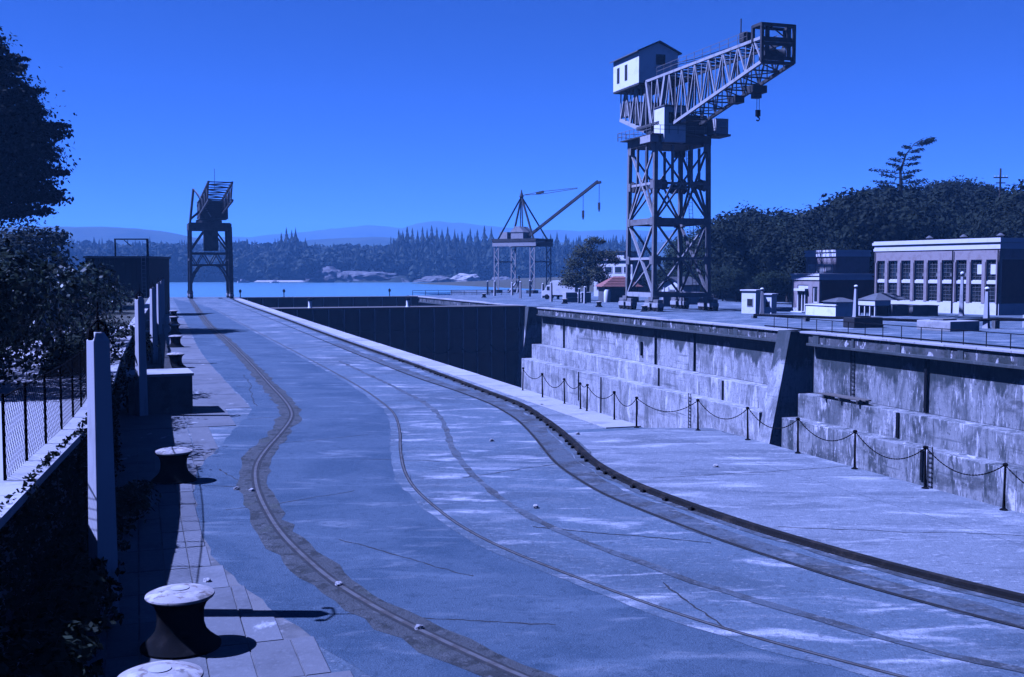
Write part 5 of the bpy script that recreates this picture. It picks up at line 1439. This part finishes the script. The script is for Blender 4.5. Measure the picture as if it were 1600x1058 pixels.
# right-hand lamp posts
rl = None
for (x, y, h, lb) in ((50.0, 121.0, 4.9, 'white tapered lamp post before the long pump house windows'), (41.2, 94.4, 3.6, 'white tapered lamp post at the far right by the pale plinth'), (36.3, 114.9, 3.5, 'white tapered lamp post between the hipped cover and shelter'), (27.8, 121, 3.1, 'white tapered lamp post in front of the two white huts')):
    if rl is None:
        rl = thing('lamp_post', lb, 'lamp post', (x, y, 0), ROT + .5, 'lamp posts on the far quay')
        MB().add([(sx * w, sy * w, z) for z, w in ((0, .26), (.35, .22), (4.3, .12)) for sx, sy in ((-1, -1), (1, -1), (1, 1), (-1, 1))], [(3, 2, 1, 0), (8, 9, 10, 11)] + [(4 * k + i, 4 * k + (i + 1) % 4, 4 * k + 4 + (i + 1) % 4, 4 * k + 4 + i) for k in (0, 1) for i in range(4)]).build('post', M['post'], rl)
        MB().lathe([(.06, 4.3), (.12, 4.38), (.05, 4.45)], 10).build('collar', M['black'], rl)
        MB().lathe([(.05, 4.45), (.17, 4.52), (.22, 4.65), (.17, 4.78), (.05, 4.85)], 14).build('globe', M['white'], rl, True)
        rl.scale = (1, 1, h / 4.85); o = rl
    else: o = copy_tree(rl, (x, y, 0), ROT + x, lb, scale=(1, 1, h / 4.85))
# railing on the far coping
ra = thing('railing', 'dark pipe railing along the top of the far dock wall', 'railing', (0, 0, 0), ROT)
pr = None; u = 40.5
while u < 84:
    if pr is None: pr = MB().tube([(0, 0, 0), (0, 0, 1.0)], .035, 6).build('railing_post', M['black'], ra); o = pr
    else: o = pr.copy(); col.objects.link(o)
    o.location = (52.75, u, 0); u += 2.1
for z in (.98, .12): MB().tube([(52.75, 40, z), (52.75, 84, z)], .03 if z > .5 else .06, 6).build('railing_bar', M['black'], ra)
qr = thing('railing', 'low pipe railing at the water end of the far quay', 'railing', (0, 0, 0), ROT)
for k in range(9): MB().tube([(52.5 + k * 2.7, 213.5, 0), (52.5 + k * 2.7, 213.5, 1.05)], .05, 6).build('railing_post', M['black'], qr)
for z in (.55, 1.02): MB().tube([(52.5, 213.5, z), (74.1, 213.5, z)], .045, 6).build('railing_bar', M['black'], qr)
# pipe on low supports and pale plinth
pi = thing('pipe_line', 'black pipe on low supports crossing the far quay', 'pipe', (0, 0, 0), ROT)
Q = [(61.5, 100, .35), (62.5, 92, .45), (64.5, 84, .55), (67.2, 79, .5), (70, 75, .8), (74, 70, .9), (80, 64, 1.3)]
MB().tube([Vector(q) for q in Q], .13, 10).build('pipe', M['black'], pi, True)
for q in Q[:-1]: MB().box((q[0], q[1], q[2] / 2 - .1), (.5, .4, q[2])).build('support', M['block'], pi)
pp = thing('concrete_plinth', 'pale weathered concrete plinth behind the railing at the right', 'plinth', W(74.5, 64.5, 0), ROT + .12)
MB().box((0, 0, .42), (3.4, 3.6, .84)).build('body', M['coping'], pp, bevel=.12)
MB().box((-.2, .3, .9), (1.6, 1.4, .14)).build('top_slab', M['block'], pp, bevel=.03)
dk = thing('equipment_box', 'dark low steel tank beside the pale plinth', 'tank', W(80.5, 60.5, 0), ROT)
MB().box((0, 0, .45), (3.0, 1.6, .9)).build('body', M['caisson'], dk, bevel=.08); MB().box((0, 0, .95), (1.0, .8, .12)).build('lid', M['black'], dk)
hr2 = thing('handrail', 'white handrail sloping beside the pump house corner', 'railing', (0, 0, 0), ROT)
for z in (.9, .5): MB().tube([(74, 76, z), (80, 80, z + .2), (90, 84, z + .5)], .06, 6).build('rail_bar', M['white'], hr2)
for q in ((74, 76), (77, 78), (80, 80), (85, 82), (90, 84)): MB().tube([(q[0], q[1], 0), (q[0], q[1], 1.1)], .06, 6).build('rail_post', M['white'], hr2)
# red-roofed hut, white house, little gabled building, truck, crates
rh = thing('red_roof_hut', 'grey walled hut with hipped red tile roof under the lone tree', 'hut', (17.2, 176, 0), R(8))
MB().box((0, 0, 1.25), (5.6, 4.6, 2.5)).build('wall', M['roof_grey'], rh)
hip(MB(), -3.4, 3.4, -2.9, 2.9, 2.45, 4.1).build('roof', M['roof_red'], rh)
for r in range(6):
    z = 2.5 + r * .25; o_ = 3.42 - r * .41; q = 2.92 - r * .41
    MB().bar((-o_, -q, z + .03), (o_, -q, z + .03), .07).build('tile_course', M['roof_red'], rh)
MB().lathe([(.5, 0), (.55, .3), (.55, 1.6), (.4, 2.0)], 14, (-2.5, -2.9, 0)).build('tank', M['white'], rh, True)
MB().box((.8, -2.33, 1.0), (.9, .06, 2.0)).build('door', M['timber_dark'], rh)
wh = thing('white_house', 'white flat roofed house with a dark window band behind the crane', 'house', (21.6, 214, 0), R(-36))
MB().box((0, 0, 3.5), (8.6, 7, 7.0)).build('wall', M['white'], wh)
MB().box((0, 0, 7.1), (9.2, 7.6, .25)).build('roof', M['trim'], wh)
MB().box((-.6, 0, 7.9), (5.0, 5.0, 1.4)).build('upper_wall', M['white'], wh); MB().box((-.6, 0, 8.7), (5.6, 5.6, .2)).build('roof', M['roof_grey'], wh)
for x in (-3.0, -1.0, 1.2, 3.2):
    w_ = MB().box((x, -3.52, 5.2), (1.7, .08, 1.3)).build('window', M['trim'], wh); MB().box((x, -3.57, 5.2), (1.4, .04, 1.05)).build('pane', M['glass'], w_)
    w_ = MB().box((x, -3.52, 1.9), (1.5, .08, 1.2)).build('window', M['trim'], wh); MB().box((x, -3.57, 1.9), (1.2, .04, .95)).build('pane', M['glass'], w_)
lg = thing('gabled_hut', 'little white gabled building seen through the foot of the crane', 'hut', (24.9, 163, 0), R(-42))
MB().prism([(-1.9, 0), (1.9, 0), (1.9, 2.9), (0, 3.9), (-1.9, 2.9)], -1.6, 3.0).build('wall', M['white'], lg)
rf = MB()
for sg in (-1, 1): rf.add([(sg * x, y, z) for y in (-1.95, 3.3) for x, z in ((0, 3.95), (2.25, 2.78), (2.25, 2.9), (0, 4.1))], [(0, 1, 2, 3), (7, 6, 5, 4), (0, 4, 5, 1), (1, 5, 6, 2), (2, 6, 7, 3), (3, 7, 4, 0)])
rf.build('roof', M['roof_grey'], lg)
MB().box((0, -1.62, 1.1), (.9, .08, 2.2)).build('door', M['pane_dull'], lg)
for x in (-1.5, -.7, .7, 1.5): MB().box((x, -1.64, 1.3), (.16, .1, 2.6)).build('pilaster', M['trim'], lg)
tk = thing('delivery_truck', 'white box truck parked behind the lone tree', 'truck', (8.6, 190, 0), R(-25))
bd = MB().box((.8, 0, 2.0), (4.4, 2.2, 2.5)).build('cargo_box', M['white'], tk, bevel=.05)
cbn = MB().prism([(-3.2, .6), (-1.5, .6), (-1.5, 2.5), (-2.3, 2.5), (-2.75, 1.6), (-3.2, 1.45)], -1.05, 1.05).build('cab', M['white'], tk, bevel=.06)
MB().add([(-2.34, -.9, 2.4), (-2.34, .9, 2.4), (-2.76, .9, 1.68), (-2.76, -.9, 1.68)], [(0, 1, 2, 3)]).build('windscreen', M['glass'], cbn, loc=(-.03, 0, 0))
MB().box((-2.0, -1.07, 1.95), (.6, .03, .6)).build('side_window', M['glass'], cbn)
MB().box((-.2, 0, .62), (6.0, 1.2, .25)).build('chassis', M['black'], tk)
for x in (-2.3, 1.9):
    for y in (-.95, .95):
        w = MB(Matrix.Translation((x, y, .45)) @ Matrix.Rotation(R(90), 4, 'X')); w.lathe([(.2, -.14), (.45, -.13), (.45, .13), (.2, .14)], 16); w.build('wheel', M['black'], tk, True)
ct = None
for (x, y), lb in zip(((9.2, 172), (11.3, 171), (22.0, 152.0)), ('pale crate beside the lone tree, left of the other', 'pale crate just left of the red roofed hut', 'pale crate at the left foot of the big crane')):
    if ct is None:
        ct = thing('crate', lb, 'crate', (x, y, 0), .3, 'pale crates on the far quay')
        MB().box((0, 0, .8), (2.0, 1.6, 1.5)).build('box', M['coping'], ct)
        for z in (.2, .8, 1.4): MB().box((0, -.83, z), (2.06, .05, .18)).build('batten', M['trim'], ct)
        MB().box((0, 0, 1.58), (2.1, 1.7, .07)).build('lid', M['trim'], ct)
    else: copy_tree(ct, (x, y, 0), x, lb)
# posts and bollards on the far quay by the water
wp = None
for i, (px, Y, h) in enumerate([(762, 226, 2.9), (773, 216, 3.0), (800, 222, 2.6), (813, 196, 3.1), (828, 210, 3.2), (848, 200, 2.7), (861, 176, 3.2), (872, 190, 2.4), (905, 168, 2.3), (914, 166, 2.6)]):
    lb = 'pale post on the far quay, %s from the left near the derrick' % ('first', 'second', 'third', 'fourth', 'fifth', 'sixth', 'seventh', 'eighth', 'ninth', 'tenth')[i]
    if wp is None:
        wp = thing('quay_post', lb, 'post', (X_(px, Y), Y, 0), 0, 'pale posts near the derrick')
        MB().add([(sx * w, sy * w, z) for z, w in ((0, .2), (2.8, .15)) for sx, sy in ((-1, -1), (1, -1), (1, 1), (-1, 1))], [(3, 2, 1, 0), (4, 5, 6, 7), (0, 1, 5, 4), (1, 2, 6, 5), (2, 3, 7, 6), (3, 0, 4, 7)]).build('post', M['post'], wp)
        MB().lathe([(.1, 2.8), (.2, 2.9), (.1, 3.0)], 8).build('cap', M['white'], wp); o = wp
    else: o = copy_tree(wp, (X_(px, Y), Y, 0), i * .4, lb)
    o.scale = (1, 1, h / 3)
fb = None
for (x, y), lb in zip(((16.2, 133, ), (12.0, 150), (8.0, 165), (-5.2, 203), (33.2, 100)), ('dark bollard on the far quay before the big crane', 'dark bollard on the far quay left of the big crane', 'dark bollard on the far quay before the pale crates', 'dark bollard at the far end of the far quay', 'dark bollard on the far quay near the railing end')):
    if fb is None: fb = copy_tree(b0, (x, y, 0), 1.0, lb); o = fb
    else: o = copy_tree(b0, (x, y, 0), x, lb)
    o['group'] = 'dark bollards on the far quay'
# dark beacon posts on the outer gate
sp_ = None
for v, lb in ((18.2, 'short dark beacon post by the feet of the quay end crane'), (26.2, 'short dark beacon post on the outer gate, left one'), (46.4, 'short dark beacon post on the outer gate, right one')):
    if sp_ is None:
        sp_ = thing('beacon_post', lb, 'post', W(207.3, v, .05), 0, 'beacon posts by the dock mouth')
        MB().tube([(0, 0, 0), (0, 0, .9)], .09, 8).build('shaft', M['black'], sp_); MB().lathe([(.1, .85), (.24, .95), (.24, 1.3), (.05, 1.5)], 10).build('lantern', M['black'], sp_)
    else: copy_tree(sp_, W(207.3, v, .05), 0, lb)

# ------------------------------------------------------------------ the air: pale sea haze
hz = MB().span(-6500, 6500, -900, 5600, -14, 250).build('haze', M['haze'])
tag(hz, kind='stuff')
